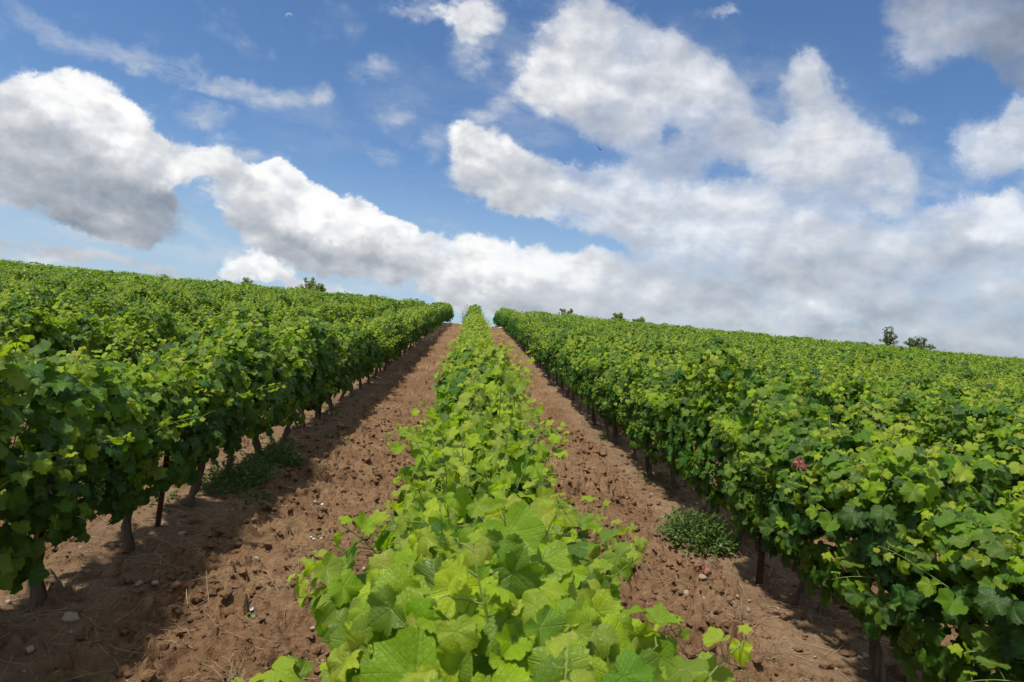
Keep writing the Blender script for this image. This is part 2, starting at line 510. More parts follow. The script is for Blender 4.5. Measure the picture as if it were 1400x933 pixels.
def leaf_material(name, stops, translucent=0.38, glow=(1.35, 1.25, 0.55), veins=True, rough=0.42, spec=0.4):
    m, k = material(name)
    age = attribute(k, 'age').outputs['Fac']
    rnd = attribute(k, 'rnd').outputs['Fac']
    col = k.ramp(age, stops)
    hsv = k.new('ShaderNodeHueSaturation')
    k.put(hsv.inputs['Hue'], k.remap(rnd, 0, 1, 0.488, 0.508))
    k.put(hsv.inputs['Saturation'], k.remap(rnd, 0, 1, 0.95, 1.05))
    k.put(hsv.inputs['Value'], k.remap(rnd, 0, 1, 0.86, 1.16))
    k.put(hsv.inputs['Color'], col)
    col = hsv.outputs[0]
    normal = None
    if veins:
        uv = attribute(k, 'leafuv').outputs['Vector']
        s = k.new('ShaderNodeSeparateXYZ')
        k.put(s.inputs[0], uv)
        x, y = k.math('ABSOLUTE', s.outputs[0]), s.outputs[1]
        dist = 1.0
        for deg in (0, 52, 106):
            a = rad(deg)
            along = k.math('ADD', k.math('MULTIPLY', x, math.sin(a)), k.math('MULTIPLY', y, math.cos(a)))
            perp = k.math('ABSOLUTE', k.math('SUBTRACT', k.math('MULTIPLY', x, math.cos(a)), k.math('MULTIPLY', y, math.sin(a))))
            # side veins run off each main vein in a herring-bone
            side = k.math('ABSOLUTE', k.math('SINE', k.math('MULTIPLY', k.math('SUBTRACT', along, k.math('MULTIPLY', perp, 0.9)), 17.0)))
            d = k.math('MINIMUM', perp, k.math('MULTIPLY_ADD', side, 0.07, 0.012))
            d = k.math('ADD', d, k.math('MULTIPLY', k.math('LESS_THAN', along, 0.0), 0.5))
            dist = k.math('MINIMUM', dist, d)
        vein = k.remap(dist, 0.0, 0.034, 1.0, 0.0, smooth=True)
        tex = k.vmath('ADD', uv, k.new('ShaderNodeCombineXYZ').outputs[0])
        crin = k.noise(k.vmath('MULTIPLY', uv, (1.0, 1.0, 0.0)), 9.0, 3.0, 0.55)
        col = k.mix(k.math('MULTIPLY', vein, 0.30), col, (0.26, 0.34, 0.08))
        col = k.mix(k.remap(crin, 0.35, 0.7, 0.0, 0.22), col, k.mix(1.0, col, (0.62, 0.72, 0.55), 'MULTIPLY'))
        # rusty specks and dry margins on some of the leaves
        speck = k.math('MULTIPLY', k.math('GREATER_THAN', k.noise(uv, 5.5, 3.0, 0.6), 0.66), k.math('GREATER_THAN', rnd, 0.62))
        col = k.mix(k.math('MULTIPLY', speck, 0.55), col, (0.20, 0.12, 0.035))
        normal = bump(k, k.math('MULTIPLY_ADD', vein, -0.6, crin), 0.5, 0.005)
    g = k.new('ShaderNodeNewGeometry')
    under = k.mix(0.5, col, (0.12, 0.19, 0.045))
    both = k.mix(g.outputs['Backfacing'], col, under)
    p = principled(k, both, k.remap(rnd, 0, 1, rough - 0.06, rough + 0.12), spec, normal)
    t = k.new('ShaderNodeBsdfTranslucent')
    k.put(t.inputs['Color'], k.mix(1.0, col, glow, 'MULTIPLY'))
    mx = k.new('ShaderNodeMixShader')
    mx.inputs[0].default_value = translucent
    k.put(mx.inputs[1], p)
    k.put(mx.inputs[2], t.outputs[0])
    finish(k, mx.outputs[0])
    return m


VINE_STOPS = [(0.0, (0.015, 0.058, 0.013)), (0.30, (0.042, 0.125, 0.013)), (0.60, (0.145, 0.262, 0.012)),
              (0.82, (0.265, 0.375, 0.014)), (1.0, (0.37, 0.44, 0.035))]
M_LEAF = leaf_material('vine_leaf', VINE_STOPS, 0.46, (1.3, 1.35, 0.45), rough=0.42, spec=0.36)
M_WEED = leaf_material('weed_leaf', [(0.0, (0.03, 0.085, 0.014)), (1.0, (0.10, 0.20, 0.03))], 0.25, veins=False)
M_TREE = leaf_material('tree_leaf', [(0.0, (0.14, 0.20, 0.07)), (1.0, (0.34, 0.42, 0.17))], 0.45, veins=False)
M_DARK_TREE = leaf_material('dark_tree_leaf', [(0.0, (0.05, 0.085, 0.035)), (1.0, (0.15, 0.18, 0.07))], 0.4, veins=False)
M_DEAD = leaf_material('dead_leaf', [(0.0, (0.13, 0.04, 0.02)), (1.0, (0.24, 0.09, 0.045))], 0.15, (1.1, 0.8, 0.6), veins=False)
M_PETAL = leaf_material('petal', [(0.0, (0.72, 0.68, 0.72)), (1.0, (0.82, 0.78, 0.80))], 0.3, (1, 1, 1), veins=False)


def simple(name, c1, c2, scale, rough, bump_s=0.4, bump_d=0.01, stretch=(1, 1, 1), spec=0.25, detail=6):
    m, k = material(name)
    tc = k.new('ShaderNodeTexCoord')
    v = k.vmath('MULTIPLY', tc.outputs['Object'], stretch)
    n = k.noise(v, scale, detail, 0.6)
    n2 = k.noise(v, scale * 0.23, 3, 0.5)
    col = k.mix(k.remap(k.math('MULTIPLY_ADD', n2, 0.6, k.math('MULTIPLY', n, 0.6)), 0.4, 0.8), c1, c2)
    finish(k, principled(k, col, rough, spec, bump(k, n, bump_s, bump_d)))
    return m


M_BARK = simple('vine_bark', (0.030, 0.019, 0.013), (0.16, 0.115, 0.085), 60, 0.9, 0.9, 0.012, (1, 1, 0.14))
M_CANE = simple('green_cane', (0.10, 0.15, 0.03), (0.23, 0.27, 0.06), 30, 0.55, 0.1, 0.002, (1, 1, 0.3))
M_RUST = simple('rusty_steel', (0.030, 0.014, 0.011), (0.085, 0.032, 0.022), 45, 0.85, 0.4, 0.004)
M_STONE = simple('field_stone', (0.24, 0.18, 0.125), (0.42, 0.34, 0.26), 22, 0.9, 0.5, 0.01)
M_STRAW = simple('straw', (0.26, 0.18, 0.10), (0.46, 0.36, 0.22), 14, 0.8, 0.1, 0.002)
M_TWIG = simple('dry_twig', (0.09, 0.07, 0.05), (0.22, 0.18, 0.13), 30, 0.9, 0.4, 0.004)
M_GRAPE = simple('unripe_grape', (0.055, 0.10, 0.018), (0.10, 0.165, 0.03), 30, 0.4, 0.05, 0.001, spec=0.45)
M_BIRD = simple('bird_feathers', (0.010, 0.010, 0.012), (0.028, 0.026, 0.028), 20, 0.7, 0.2, 0.004)


def soil_material():
    m, k = material('tilled_soil')
    tc = k.new('ShaderNodeTexCoord')
    v = tc.outputs['Object']
    tilled = attribute(k, 'tilled').outputs['Fac']
    a = k.noise(v, 1.3, 4, 0.55)
    b = k.noise(v, 16.0, 8, 0.65)
    c = k.noise(v, 95.0, 4, 0.6)
    t = k.math('MULTIPLY_ADD', a, 0.55, k.math('MULTIPLY', b, 0.55))
    red = k.ramp(t, [(0.30, (0.112, 0.060, 0.030)), (0.52, (0.202, 0.116, 0.060)), (0.75, (0.310, 0.198, 0.112))])
    pale = k.ramp(t, [(0.30, (0.125, 0.073, 0.039)), (0.52, (0.218, 0.136, 0.077)), (0.75, (0.325, 0.222, 0.136))])
    col = k.mix(tilled, pale, red)
    # fine pale crumbs and grit
    vor = k.new('ShaderNodeTexVoronoi', feature='F1')
    vor.inputs['Scale'].default_value = 55.0
    k.put(vor.inputs['Vector'], v)
    grit = k.math('MULTIPLY', k.remap(vor.outputs['Distance'], 0.16, 0.26, 1.0, 0.0), k.math('GREATER_THAN', k.noise(v, 38.0, 2, 0.5), 0.60))
    col = k.mix(k.math('MULTIPLY', grit, 0.6), col, (0.33, 0.26, 0.19))
    h = k.math('MULTIPLY_ADD', c, 0.35, b)
    h = k.math('MULTIPLY_ADD', grit, 0.25, h)
    finish(k, principled(k, col, 0.95, 0.12, bump(k, h, 1.0, 0.045)))
    return m


M_SOIL = soil_material()

# ------------------------------------------------------------------ terrain
SLOPE = math.tan(rad(5.7))
ROW0, ROW_GAP = 0.12, 2.36


def hill(y):
    """height of the hillside at a distance up the rows"""
    y = np.asarray(y, float)
    z = SLOPE * y - 2.28 + 0.35 * np.exp(-(np.maximum(y, -12) / 9.0) ** 2)
    over = np.clip(y - 48.0, 0, 62.0)
    z = z - over ** 2 / 500.0
    far = np.clip(y - 110.0, 0, None)
    slope_end = SLOPE - 62.0 / 250.0
    # beyond the crest the far side runs down and levels out
    z = z - SLOPE * far + slope_end * 90.0 * (1 - np.exp(-far / 90.0)) * (far > 0)
    back = np.clip(-y - 12.0, 0, None)
    z = z + SLOPE * back - SLOPE * 60.0 * (1 - np.exp(-back / 60.0))
    return z


def row_offset(x):
    """distance to the nearest vine row"""
    q = (np.asarray(x, float) - ROW0) / ROW_GAP
    return np.abs(q - np.round(q)) * ROW_GAP


def ground_detail():
    xs = np.arange(-4.6, 4.6001, 0.0125)
    step, x, right = 0.014, 4.6, []
    while x < 5000:
        step *= 1.055 if x < 40 else 1.25
        x += step
        right.append(x)
    xs = np.concatenate([-np.array(right[::-1]), xs, right])
    ys, y = [], 1.0
    while y < 5000:
        ys.append(y)
        y += max(0.0095, y * 0.0042) if y < 70 else (y - 68) * 0.18
    front, y, step = [], 1.0, 0.03
    while y > -4000:
        step *= 1.3
        y -= step
        front.append(y)
    ys = np.concatenate([front[::-1], ys])
    X, Y = np.meshgrid(xs, ys)
    Z = np.repeat(hill(ys)[:, None], len(xs), 1)
    off = row_offset(X)
    till = np.clip((off - 0.34 + 0.10 * vnoise(X * 2.2, Y * 1.3, seed=5)) / 0.18, 0, 1)
    near = np.clip((60 - Y) / 30, 0, 1) * np.clip((Y + 5) / 3, 0, 1)
    amp = near * (0.35 + 0.65 * till)
    D = 0.045 * fbm(X * 1.6, Y * 1.4, octaves=3, seed=11) * near
    D = D + 0.045 * (1 - till) * near                                  # the strip under the vines is left a little higher
    r1 = 1 - np.abs(fbm(X * 7, Y * 7, octaves=3, seed=21))
    D = D + 0.055 * amp * (r1 - 0.5)
    D = D + 0.010 * amp * fbm(X * 24, Y * 24, octaves=3, seed=31)
    # clods turned up by the plough: thousands of raised lumps of mixed size
    r = np.random.default_rng(3)

    ROUGH = np.clip(0.55 * fbm(X * 26, Y * 26, octaves=3, seed=61, gain=0.65), -0.6, 0.5)
    ROUGH2 = fbm(X * 45, Y * 45, octaves=2, seed=71, gain=0.7)

    def lumps(n, x0, x1, y0, y1, rmin, rmax, keep_strip):
        cx = r.uniform(x0, x1, n)
        cyy = y0 + (y1 - y0) * r.random(n) ** 1.35
        rr = rmin * (rmax / rmin) ** (r.random(n) ** 2.2)
        o = row_offset(cx)
        for i in range(n):
            if o[i] < 0.42 and r.random() > keep_strip:
                continue
            R = rr[i]
            ia, ib = np.searchsorted(xs, (cx[i] - R * 1.4, cx[i] + R * 1.4))
            ja, jb = np.searchsorted(ys, (cyy[i] - R * 1.4, cyy[i] + R * 1.4))
            if ib - ia < 2 or jb - ja < 2:
                continue
            px, py = X[ja:jb, ia:ib] - cx[i], Y[ja:jb, ia:ib] - cyy[i]
            a = r.random() * math.pi
            c, s = math.cos(a), math.sin(a)
            u, v = (px * c + py * s) / R, (-px * s + py * c) / (R * r.uniform(0.55, 0.95))
            th = np.arctan2(v, u)
            wob = 1 + 0.16 * np.sin(th * 3 + r.random() * 6) + 0.10 * np.sin(th * 5 + r.random() * 6)
            d2 = (u * u + v * v) / wob ** 2
            h = R * r.uniform(0.55, 0.95) * np.clip(1 - d2 ** 1.6, 0, None) ** 0.5
            for _ in range(3):                     # broken, angular faces
                g = r.normal(0, 0.55, 2)
                h = np.minimum(h, R * (r.uniform(0.45, 0.75) + g[0] * u + g[1] * v))
            h = h * (0.80 + ROUGH[ja:jb, ia:ib])
            h = h * (1 + 0.35 * (u * r.uniform(-1, 1) + v * r.uniform(-1, 1)))
            patch = D[ja:jb, ia:ib]
            basez = D[(ja + jb) // 2, (ia + ib) // 2] * 0.7 - R * 0.1
            np.maximum(patch, np.where(h > 0, basez + h, -9), out=patch)

    lumps(9000, -4.6, 4.6, 1.2, 10, 0.025, 0.12, 0.2)
    lumps(13000, -4.6, 4.6, 1.2, 24, 0.05, 0.17, 0.12)
    lumps(4200, -9, 9, 18, 58, 0.12, 0.24, 0.1)
    lumps(26000, -4.6, 4.6, 1.2, 9, 0.014, 0.042, 0.4)
    D = D + 0.008 * amp * ROUGH2 * np.clip((24 - Y) / 12, 0.2, 1)
    Z = Z + D
    n, m = X.shape
    idx = np.arange(n * m).reshape(n, m)
    q = np.stack([idx[:-1, :-1], idx[:-1, 1:], idx[1:, 1:], idx[1:, :-1]], -1).reshape(-1, 4)
    me = make_mesh('ground', np.stack([X, Y, Z], -1).reshape(-1, 3), [q], M_SOIL, True, {'tilled': ('FLOAT', till.ravel())})
    g = link('ground', me)
    tag(g, kind='structure')

    def height(px, py):
        i = np.clip(np.searchsorted(xs, px), 1, m - 1)
        j = np.clip(np.searchsorted(ys, py), 1, n - 1)
        return Z[j, i]
    return height


ground_z = ground_detail()
# ------------------------------------------------------------------ vine leaves
def leaf_template(r, teeth=48):
    """one lobed, toothed grape leaf: petiole at the origin, tip along +y, face up"""
    th = np.linspace(-math.pi, math.pi, teeth, endpoint=False) + math.pi / teeth
    deg = np.abs(np.degrees(th))
    key = [0, 14, 30, 54, 78, 108, 132, 158, 180]
    deep = r.uniform(0.0, 0.10)
    rad_ = [1.0, 0.92, 0.82 - deep, 0.92, 0.75 - deep, 0.80, 0.68, 0.48, 0.14]
    R = np.interp(deg, key, rad_)
    R = R * (1 + 0.048 * np.where(np.arange(teeth) % 2 == 0, 1, -1)) * (1 + 0.05 * r.standard_normal(teeth))
    mid_n = teeth // 2
    thm = th.reshape(mid_n, 2).mean(1)
    Rm = np.interp(np.abs(np.degrees(thm)), key, rad_)
    ring = lambda q: np.stack([np.sin(thm) * Rm * q, np.cos(thm) * Rm * q], -1)
    p = np.concatenate([np.zeros((1, 2)), ring(0.36), ring(0.70), np.stack([np.sin(th) * R, np.cos(th) * R], -1)])
    x, y = p[:, 0], p[:, 1]
    rr = np.hypot(x, y)
    ang = np.degrees(np.arctan2(np.abs(x), y))
    veins = np.min(np.abs(ang[:, None] - np.array([0, 52, 106])[None]), 1)
    puff = np.clip(veins / 26, 0, 1)
    cup, fold, wave = r.uniform(-0.12, 0.48), r.uniform(-0.12, 0.42), r.uniform(0.07, 0.21)
    z = -cup * rr ** 2 + fold * np.abs(x) * 0.9 + 0.19 * puff * rr * np.exp(-((rr - 0.50) / 0.35) ** 2) - r.uniform(0.0, 0.22) * rr ** 4
    z += wave * rr ** 2 * np.sin(np.arctan2(x, y) * 5 + r.uniform(0, 6)) + 0.10 * r.uniform(-1, 1) * x
    v = np.stack([x * (1 - 0.12 * abs(fold)), y, z], -1)
    c = np.arange(mid_n)
    tri = [np.stack([np.zeros(mid_n, int), 1 + c, 1 + (c + 1) % mid_n], -1)[:-1]]
    cn = (c + 1) % mid_n
    m0 = 1 + mid_n
    tri.append(np.stack([1 + c, 1 + cn, m0 + cn], -1)[:-1])
    tri.append(np.stack([1 + c, m0 + cn, m0 + c], -1)[:-1])
    b0 = 1 + 2 * mid_n
    o0, o1, o2 = b0 + 2 * c, b0 + 2 * c + 1, b0 + (2 * c + 2) % teeth
    tri.append(np.stack([m0 + c, o1, o0], -1))
    tri.append(np.stack([m0 + c, m0 + cn, o1], -1)[:-1])
    tri.append(np.stack([m0 + cn, o2, o1], -1)[:-1])
    f = np.concatenate(tri)
    a, b, c = p[f[:, 0]], p[f[:, 1]], p[f[:, 2]]    # every face counter-clockwise seen from above
    turn = (b[:, 0] - a[:, 0]) * (c[:, 1] - a[:, 1]) - (b[:, 1] - a[:, 1]) * (c[:, 0] - a[:, 0])
    f = np.where((turn < 0)[:, None], f[:, ::-1], f)
    return v, f, np.stack([x, y, np.zeros_like(x)], -1)


_tr = np.random.default_rng(41)
LEAVES = [leaf_template(_tr) for _ in range(10)]
# far leaves: eight-sided, folded along the midrib
_a = np.radians([0, 40, 62, 112, 180, 248, 298, 320])
_rr = np.array([1.0, 0.75, 0.92, 0.8, 0.2, 0.8, 0.92, 0.75])
SIMPLE_LEAF = (np.stack([np.sin(_a) * _rr, np.cos(_a) * _rr, 0.22 * np.abs(np.sin(_a)) * _rr - 0.15 * _rr ** 2], -1),
               np.array([[0, 2, 1], [0, 4, 2], [2, 4, 3], [0, 6, 4], [0, 7, 6], [4, 6, 5]]))
_q = SIMPLE_LEAF[0][SIMPLE_LEAF[1]]
_w = np.cross(_q[:, 1] - _q[:, 0], _q[:, 2] - _q[:, 0])[:, 2]
SIMPLE_LEAF = (SIMPLE_LEAF[0], np.where((_w < 0)[:, None], SIMPLE_LEAF[1][:, ::-1], SIMPLE_LEAF[1]))


def frames(nrm, tip):
    """rotation matrices whose z is the leaf's face and whose y runs towards its tip"""
    z = unit(nrm)
    y = tip - (tip * z).sum(-1, keepdims=True) * z
    y = unit(y)
    x = np.cross(y, z)
    return np.stack([x, y, z], -1)


class Canopy:
    """leaf bases, facings, tips, sizes and ages, gathered before the leaves are drawn"""
    def __init__(self):
        self.p, self.n, self.t, self.s, self.a = [], [], [], [], []

    def add(self, p, n, t, s, a):
        self.p.append(np.atleast_2d(p)); self.n.append(np.atleast_2d(n)); self.t.append(np.atleast_2d(t))
        self.s.append(np.atleast_1d(s)); self.a.append(np.atleast_1d(a))

    def arrays(self):
        return [np.concatenate(q) for q in (self.p, self.n, self.t, self.s, self.a)]

    def mesh(self, name, r, mat, full=True):
        p, n, t, s, a = self.arrays()
        F = frames(n, t)
        rnd = r.random(len(p))
        out = Parts()
        pick = r.integers(0, len(LEAVES), len(p))
        for i in range(len(LEAVES) if full else 1):
            sel = pick == i if full else np.ones(len(p), bool)
            if not sel.any():
                continue
            lv, lf = (LEAVES[i][0], LEAVES[i][1]) if full else SIMPLE_LEAF
            k = sel.sum()
            v = np.einsum('nij,vj->nvi', F[sel], lv) * s[sel][:, None, None] + p[sel][:, None]
            f = (lf[None] + (np.arange(k) * len(lv))[:, None, None]).reshape(-1, 3)
            at = dict(age=np.repeat(a[sel], len(lv)), rnd=np.repeat(rnd[sel], len(lv)))
            at['leafuv'] = np.tile(LEAVES[i][2], (k, 1)) if full else np.full((k * len(lv), 3), 0.0) + np.array([0.3, 0.12, 0])
            out.add(v.reshape(-1, 3), f, **at)
        return out.mesh(name, mat)


def half_width(z, top):
    """half the thickness of the hedge at a height"""
    return np.interp(z, [0.38, 0.52, 0.75, 1.0, top - 0.12, top], [0.12, 0.25, 0.31, 0.32, 0.23, 0.05])


def add_shoot(can, stems, r, start, direct, length, droop=0.9, size=0.075, wide=0.0036, young=0.80, tendril=0.4, leaf_from=0.12, spacing=0.062):
    """a cane with alternate leaves that get smaller and paler towards its tip"""
    n = max(4, int(length / 0.05))
    p, d, path = np.array(start, float), unit(np.array(direct, float)), []
    for i in range(n + 1):
        path.append(p.copy())
        fr = i / n
        d = unit(d + np.array([0, 0, -droop * 0.10 * fr]) + r.normal(0, 0.06, 3))
        p = p + d * length / n
    path = np.array(path)
    stems.add(*tube(path, np.linspace(wide, wide * 0.35, n + 1), 5))
    side = r.choice([-1, 1])
    az = r.uniform(0, 6.28)
    dist = leaf_from * length
    while dist < length:
        fr = dist / length
        i = min(int(fr * n), n - 1)
        q = path[i] + (path[i + 1] - path[i]) * (fr * n - i)
        ax = unit(path[i + 1] - path[i])
        out = unit(np.cross(ax, np.array([math.cos(az), math.sin(az), 0.15]))) * side
        out = unit(out + r.normal(0, 0.25, 3))
        grow = np.interp(fr, [0, 0.5, 0.85, 1.0], [1.0, 1.0, 0.62, 0.26])
        plen = r.uniform(0.05, 0.09) * grow
        base = q + unit(out + 0.35 * ax + np.array([0, 0, 0.35])) * plen
        stems.add(*tube(np.array([q, (q + base) / 2 + np.array([0, 0, 0.006]), base]), [wide * 0.45, wide * 0.36, wide * 0.30], 4, cap=False))
        nrm = unit(out * r.uniform(0.2, 0.9) + np.array([-0.15, -0.35, 0.85]) + r.normal(0, 0.32, 3))
        tip = unit(out + np.array([0, 0, -0.45]) + r.normal(0, 0.25, 3))
        age = np.interp(fr, [0, 0.45, 0.8, 1.0], [0.30, 0.52, young, min(1.0, young + 0.22)]) + r.normal(0, 0.07)
        can.add(base, nrm, tip, size * grow * r.uniform(0.85, 1.12), np.clip(age, 0, 1))
        if r.random() < tendril * 0.5 and fr > 0.35:
            add_tendril(stems, r, q, unit(-out + ax * 0.8), r.uniform(0.05, 0.11))
        side = -side
        dist += spacing * np.interp(fr, [0, 0.7, 1], [1.0, 0.9, 0.45]) * r.uniform(0.85, 1.15)


def add_tendril(stems, r, start, direct, length):
    """a thin curling tendril"""
    t = np.linspace(0, 1, 22)
    d = unit(np.asarray(direct, float))
    a = unit(np.cross(d, np.array([0.2, 0.5, 0.84])))
    b = np.cross(d, a)
    turns = r.uniform(1.0, 2.0) * 2 * math.pi
    rr = 0.010 * np.clip((t - 0.35) / 0.65, 0, 1) * (1.3 - 0.6 * t)
    ph = np.clip(t - 0.35, 0, 1) / 0.65 * turns
    path = np.asarray(start) + d * (t * length)[:, None] + a * (np.cos(ph) * rr)[:, None] + b * (np.sin(ph) * rr)[:, None] + np.array([0, 0, -0.3]) * (t ** 2 * length)[:, None]
    stems.add(*tube(path, np.linspace(0.0016, 0.0008, 22), 4))


def fill_wall(can, r, n, top, x_shift=0.0, length=0.58, size=0.074, z_low=0.42, cap=0.34, young=0.0, face=(-0.22, -0.55, 1.0)):
    """the overlapping leaves that make the hedge's sides and top"""
    sd = int(r.integers(1, 9999))
    nt = int(n * cap)
    ns = n - nt
    # pale young patches and darker old ones
    def patch(y, z, q):
        return 0.17 * fbm(y * 3.4, z * 3.4, q, octaves=2, seed=sd + 5)
    y = r.uniform(-length, length, ns)
    z = z_low + (top - z_low) * r.random(ns)
    side = np.where(r.random(ns) < 0.5, -1.0, 1.0)
    bulge = 0.12 * fbm(y * 2.6, z * 2.6, side * 7.3, octaves=2, seed=sd)
    topn = top + 0.22 * vnoise(y * 2.7, y * 0, seed=sd + 3)
    z = np.minimum(z, topn)
    w_ = half_width(z, top) + bulge
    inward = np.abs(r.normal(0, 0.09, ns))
    x = side * np.clip(w_ - inward, 0.0, None)
    slope = (half_width(z + 0.05, top) - half_width(z - 0.05, top)) / 0.1
    nrm = np.stack([side * np.ones(ns), r.normal(0, 0.15, ns), np.clip(-slope, -0.3, 2.5)], -1)
    nrm = unit(nrm) + np.array([-0.08, -0.20, 0.46]) + r.normal(0, 0.32, (ns, 3))
    tip = np.stack([side * 0.25, r.normal(0, 0.45, ns), -np.ones(ns)], -1) + r.normal(0, 0.15, (ns, 3))
    upper = np.clip((z - top + 0.45) / 0.45, 0, 1)
    tip = tip + upper[:, None] * np.stack([side * 0.9, r.normal(0, 0.9, ns), r.uniform(0, 1.1, ns)], -1)
    age = 0.18 + young + 0.24 * r.random(ns) + 0.42 * upper * r.random(ns) ** 0.7 + (r.random(ns) < 0.07) * 0.25 + patch(y, z, side * 3.1)  # young tops, plus bright tops and dark row gaps put into the leaf colour
    age = age - 0.10 * (inward > 0.12)  # deeper-set leaves coloured darker, adding contrast inside the hedge
    s = size * r.uniform(0.62, 1.18, ns) * (1 - 0.25 * upper * r.random(ns))
    can.add(np.stack([x + x_shift, y, z], -1), nrm, tip, s, np.clip(age, 0, 1))
    y = r.uniform(-length, length, nt)
    x = r.uniform(-1, 1, nt) * 0.27
    z = top + 0.22 * vnoise(y * 2.7, y * 0, seed=sd + 3) + 0.08 * vnoise(x * 6, y * 6, seed=sd + 8) - 1.7 * x * x - np.abs(r.normal(0, 0.05, nt))
    nrm = np.stack([x * 2.2, np.zeros(nt), np.zeros(nt)], -1) + np.array(face) + r.normal(0, 0.40, (nt, 3))
    an = r.uniform(0, 6.28, nt)
    tip = np.stack([np.cos(an) * 0.8 + x * 2, np.sin(an) * 0.8 - 0.35, np.full(nt, -0.6)], -1)
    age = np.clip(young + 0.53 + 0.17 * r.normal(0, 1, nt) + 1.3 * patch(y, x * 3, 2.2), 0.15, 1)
    s = size * r.uniform(0.5, 1.15, nt) * (1.12 - 0.4 * age)
    can.add(np.stack([x + x_shift, y, z], -1), nrm, tip, s, age)


def vine_canopy(seed, n_fill=540, n_shoots=28, size=0.074, top=1.36, low=0.42, cap=0.34, young=0.0, face=(-0.22, -0.55, 1.0), spread=1.0):
    r = np.random.default_rng(seed)
    can, stems = Canopy(), Parts()
    top = top + r.uniform(-0.07, 0.07)
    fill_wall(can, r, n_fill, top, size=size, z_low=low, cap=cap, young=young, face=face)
    for i in range(n_shoots):
        y0 = r.uniform(-0.5, 0.5)
        s = r.choice([-1, 1])
        kind = r.random() * (0.93 if spread < 1 else 1.0)
        start = (s * r.uniform(0.0, 0.08), y0, r.uniform(0.62, 0.78))
        if kind < 0.66:        # upright, through the top
            add_shoot(can, stems, r, start, (s * r.uniform(0, 0.28) * spread, r.normal(0, 0.22), 1), r.uniform(0.62, 1.00) * (top / 1.42), 0.5, size)
        elif kind < 0.93:      # arching out over the side
            add_shoot(can, stems, r, start, (s * r.uniform(0.3, 0.6) * spread, r.normal(0, 0.3), 0.9), r.uniform(0.50, 0.78), 1.4, size, young=0.72)
        else:                  # low, hanging below
            add_shoot(can, stems, r, start, (s * r.uniform(0.5, 1.0), r.normal(0, 0.4), 0.1), r.uniform(0.28, 0.46), 1.8, size, young=0.66)
    return can, stems, r


def trunk_mesh(seed, height=0.62):
    r = np.random.default_rng(seed)
    n = 16
    t = np.linspace(0, 1, n)
    lean = r.normal(0, 0.08, 2)
    ph = r.uniform(0, 6, 2)
    path = np.stack([lean[0] * t + 0.030 * np.sin(t * 5 + ph[0]), lean[1] * t + 0.045 * np.sin(t * 4 + ph[1]), -0.10 + (height + 0.10) * t], -1)
    path[:, :2] -= path[2, :2]
    radii = 0.0285 * np.interp(t, [0, 0.14, 0.25, 0.8, 1.0], [1.7, 1.45, 1.0, 0.92, 1.25]) * (1 + 0.10 * r.standard_normal(n)) * r.uniform(0.85, 1.15)
    out = Parts()

    def knobbly(path, radii, sides):
        v, f = tube(path, radii, sides)
        k = vnoise(v[:, 0] * 38, v[:, 1] * 38, v[:, 2] * 11, seed=int(seed) % 97)
        c = np.repeat(path, sides, 0)
        v[:len(c)] += (v[:len(c)] - c) * (0.45 * k[:len(c), None])
        out.add(v, f)
    knobbly(path, radii, 12)
    for s in (-1, 1):
        u = np.linspace(0, 1, 8)
        arm = path[-2] + np.stack([0.02 * np.sin(u * 5), s * 0.42 * u, 0.04 * u + 0.05 * np.sin(u * 2.5)], -1)
        knobbly(arm, np.linspace(0.026, 0.012, 8), 8)
    return out.mesh('trunk', M_BARK)


def grape_mesh(seed):
    r = np.random.default_rng(seed)
    out = Parts()
    a, b = 8, 5
    th = np.linspace(0, math.pi, b)
    ph = np.arange(a) / a * 2 * math.pi
    sv = np.stack([np.sin(th)[:, None] * np.cos(ph), np.sin(th)[:, None] * np.sin(ph), np.cos(th)[:, None] * np.ones(a)], -1).reshape(-1, 3)
    i, j = np.arange(b - 1)[:, None] * a, np.arange(a)[None]
    q = np.stack([i + j, i + a + j, i + a + (j + 1) % a, i + (j + 1) % a], -1).reshape(-1, 4)
    for k in range(46):
        f = r.random()
        rr = 0.034 * (1 - 0.75 * f) * math.sqrt(r.random())
        an = r.uniform(0, 6.28)
        out.add(sv * r.uniform(0.0065, 0.009) + np.array([rr * math.cos(an), rr * math.sin(an), -0.115 * f]), q)
    out.add(*tube(np.array([[0, 0, 0.05], [0, 0, 0.0], [0.002, 0, -0.08]]), 0.002, 5))
    return out.mesh('grape_cluster', M_GRAPE)


TRUNKS = [trunk_mesh(100 + i) for i in range(7)]
GRAPES = [grape_mesh(s) for s in (1, 2)]
KINDS = []
for i in range(12):
    can_, st_, r_ = vine_canopy(500 + i)
    KINDS.append((can_.mesh('foliage', r_, M_LEAF), st_.mesh('shoots', M_CANE)))


MID_KINDS, LOW_KINDS = [], []
for i in range(6):
    can_, st_, r_ = vine_canopy(600 + i, n_fill=600, low=0.40, top=1.34, young=0.12, spread=0.62)
    MID_KINDS.append((can_.mesh('foliage', r_, M_LEAF), st_.mesh('shoots', M_CANE)))
for i in range(4):
    can_, st_, r_ = vine_canopy(700 + i, n_fill=620, low=0.33, top=1.38)
    LOW_KINDS.append((can_.mesh('foliage', r_, M_LEAF), st_.mesh('shoots', M_CANE)))


def make_vine(x, y, foliage, shoots, turn, scale, tr, grapes=None):
    z = float(ground_z(x, y))
    root = bpy.data.objects.new('grapevine', None)
    COL.objects.link(root)
    root.location = (x, y, z - 0.02)
    root.empty_display_size = 0.2
    t = link('trunk', tr, root, rot=(0, 0, turn))
    link('foliage', foliage, root, rot=(0, 0, turn), scale=scale)
    link('shoots', shoots, root, rot=(0, 0, turn), scale=scale)
    for (g, p) in grapes or ():
        link('grape_cluster', g, root, loc=p)
    return root


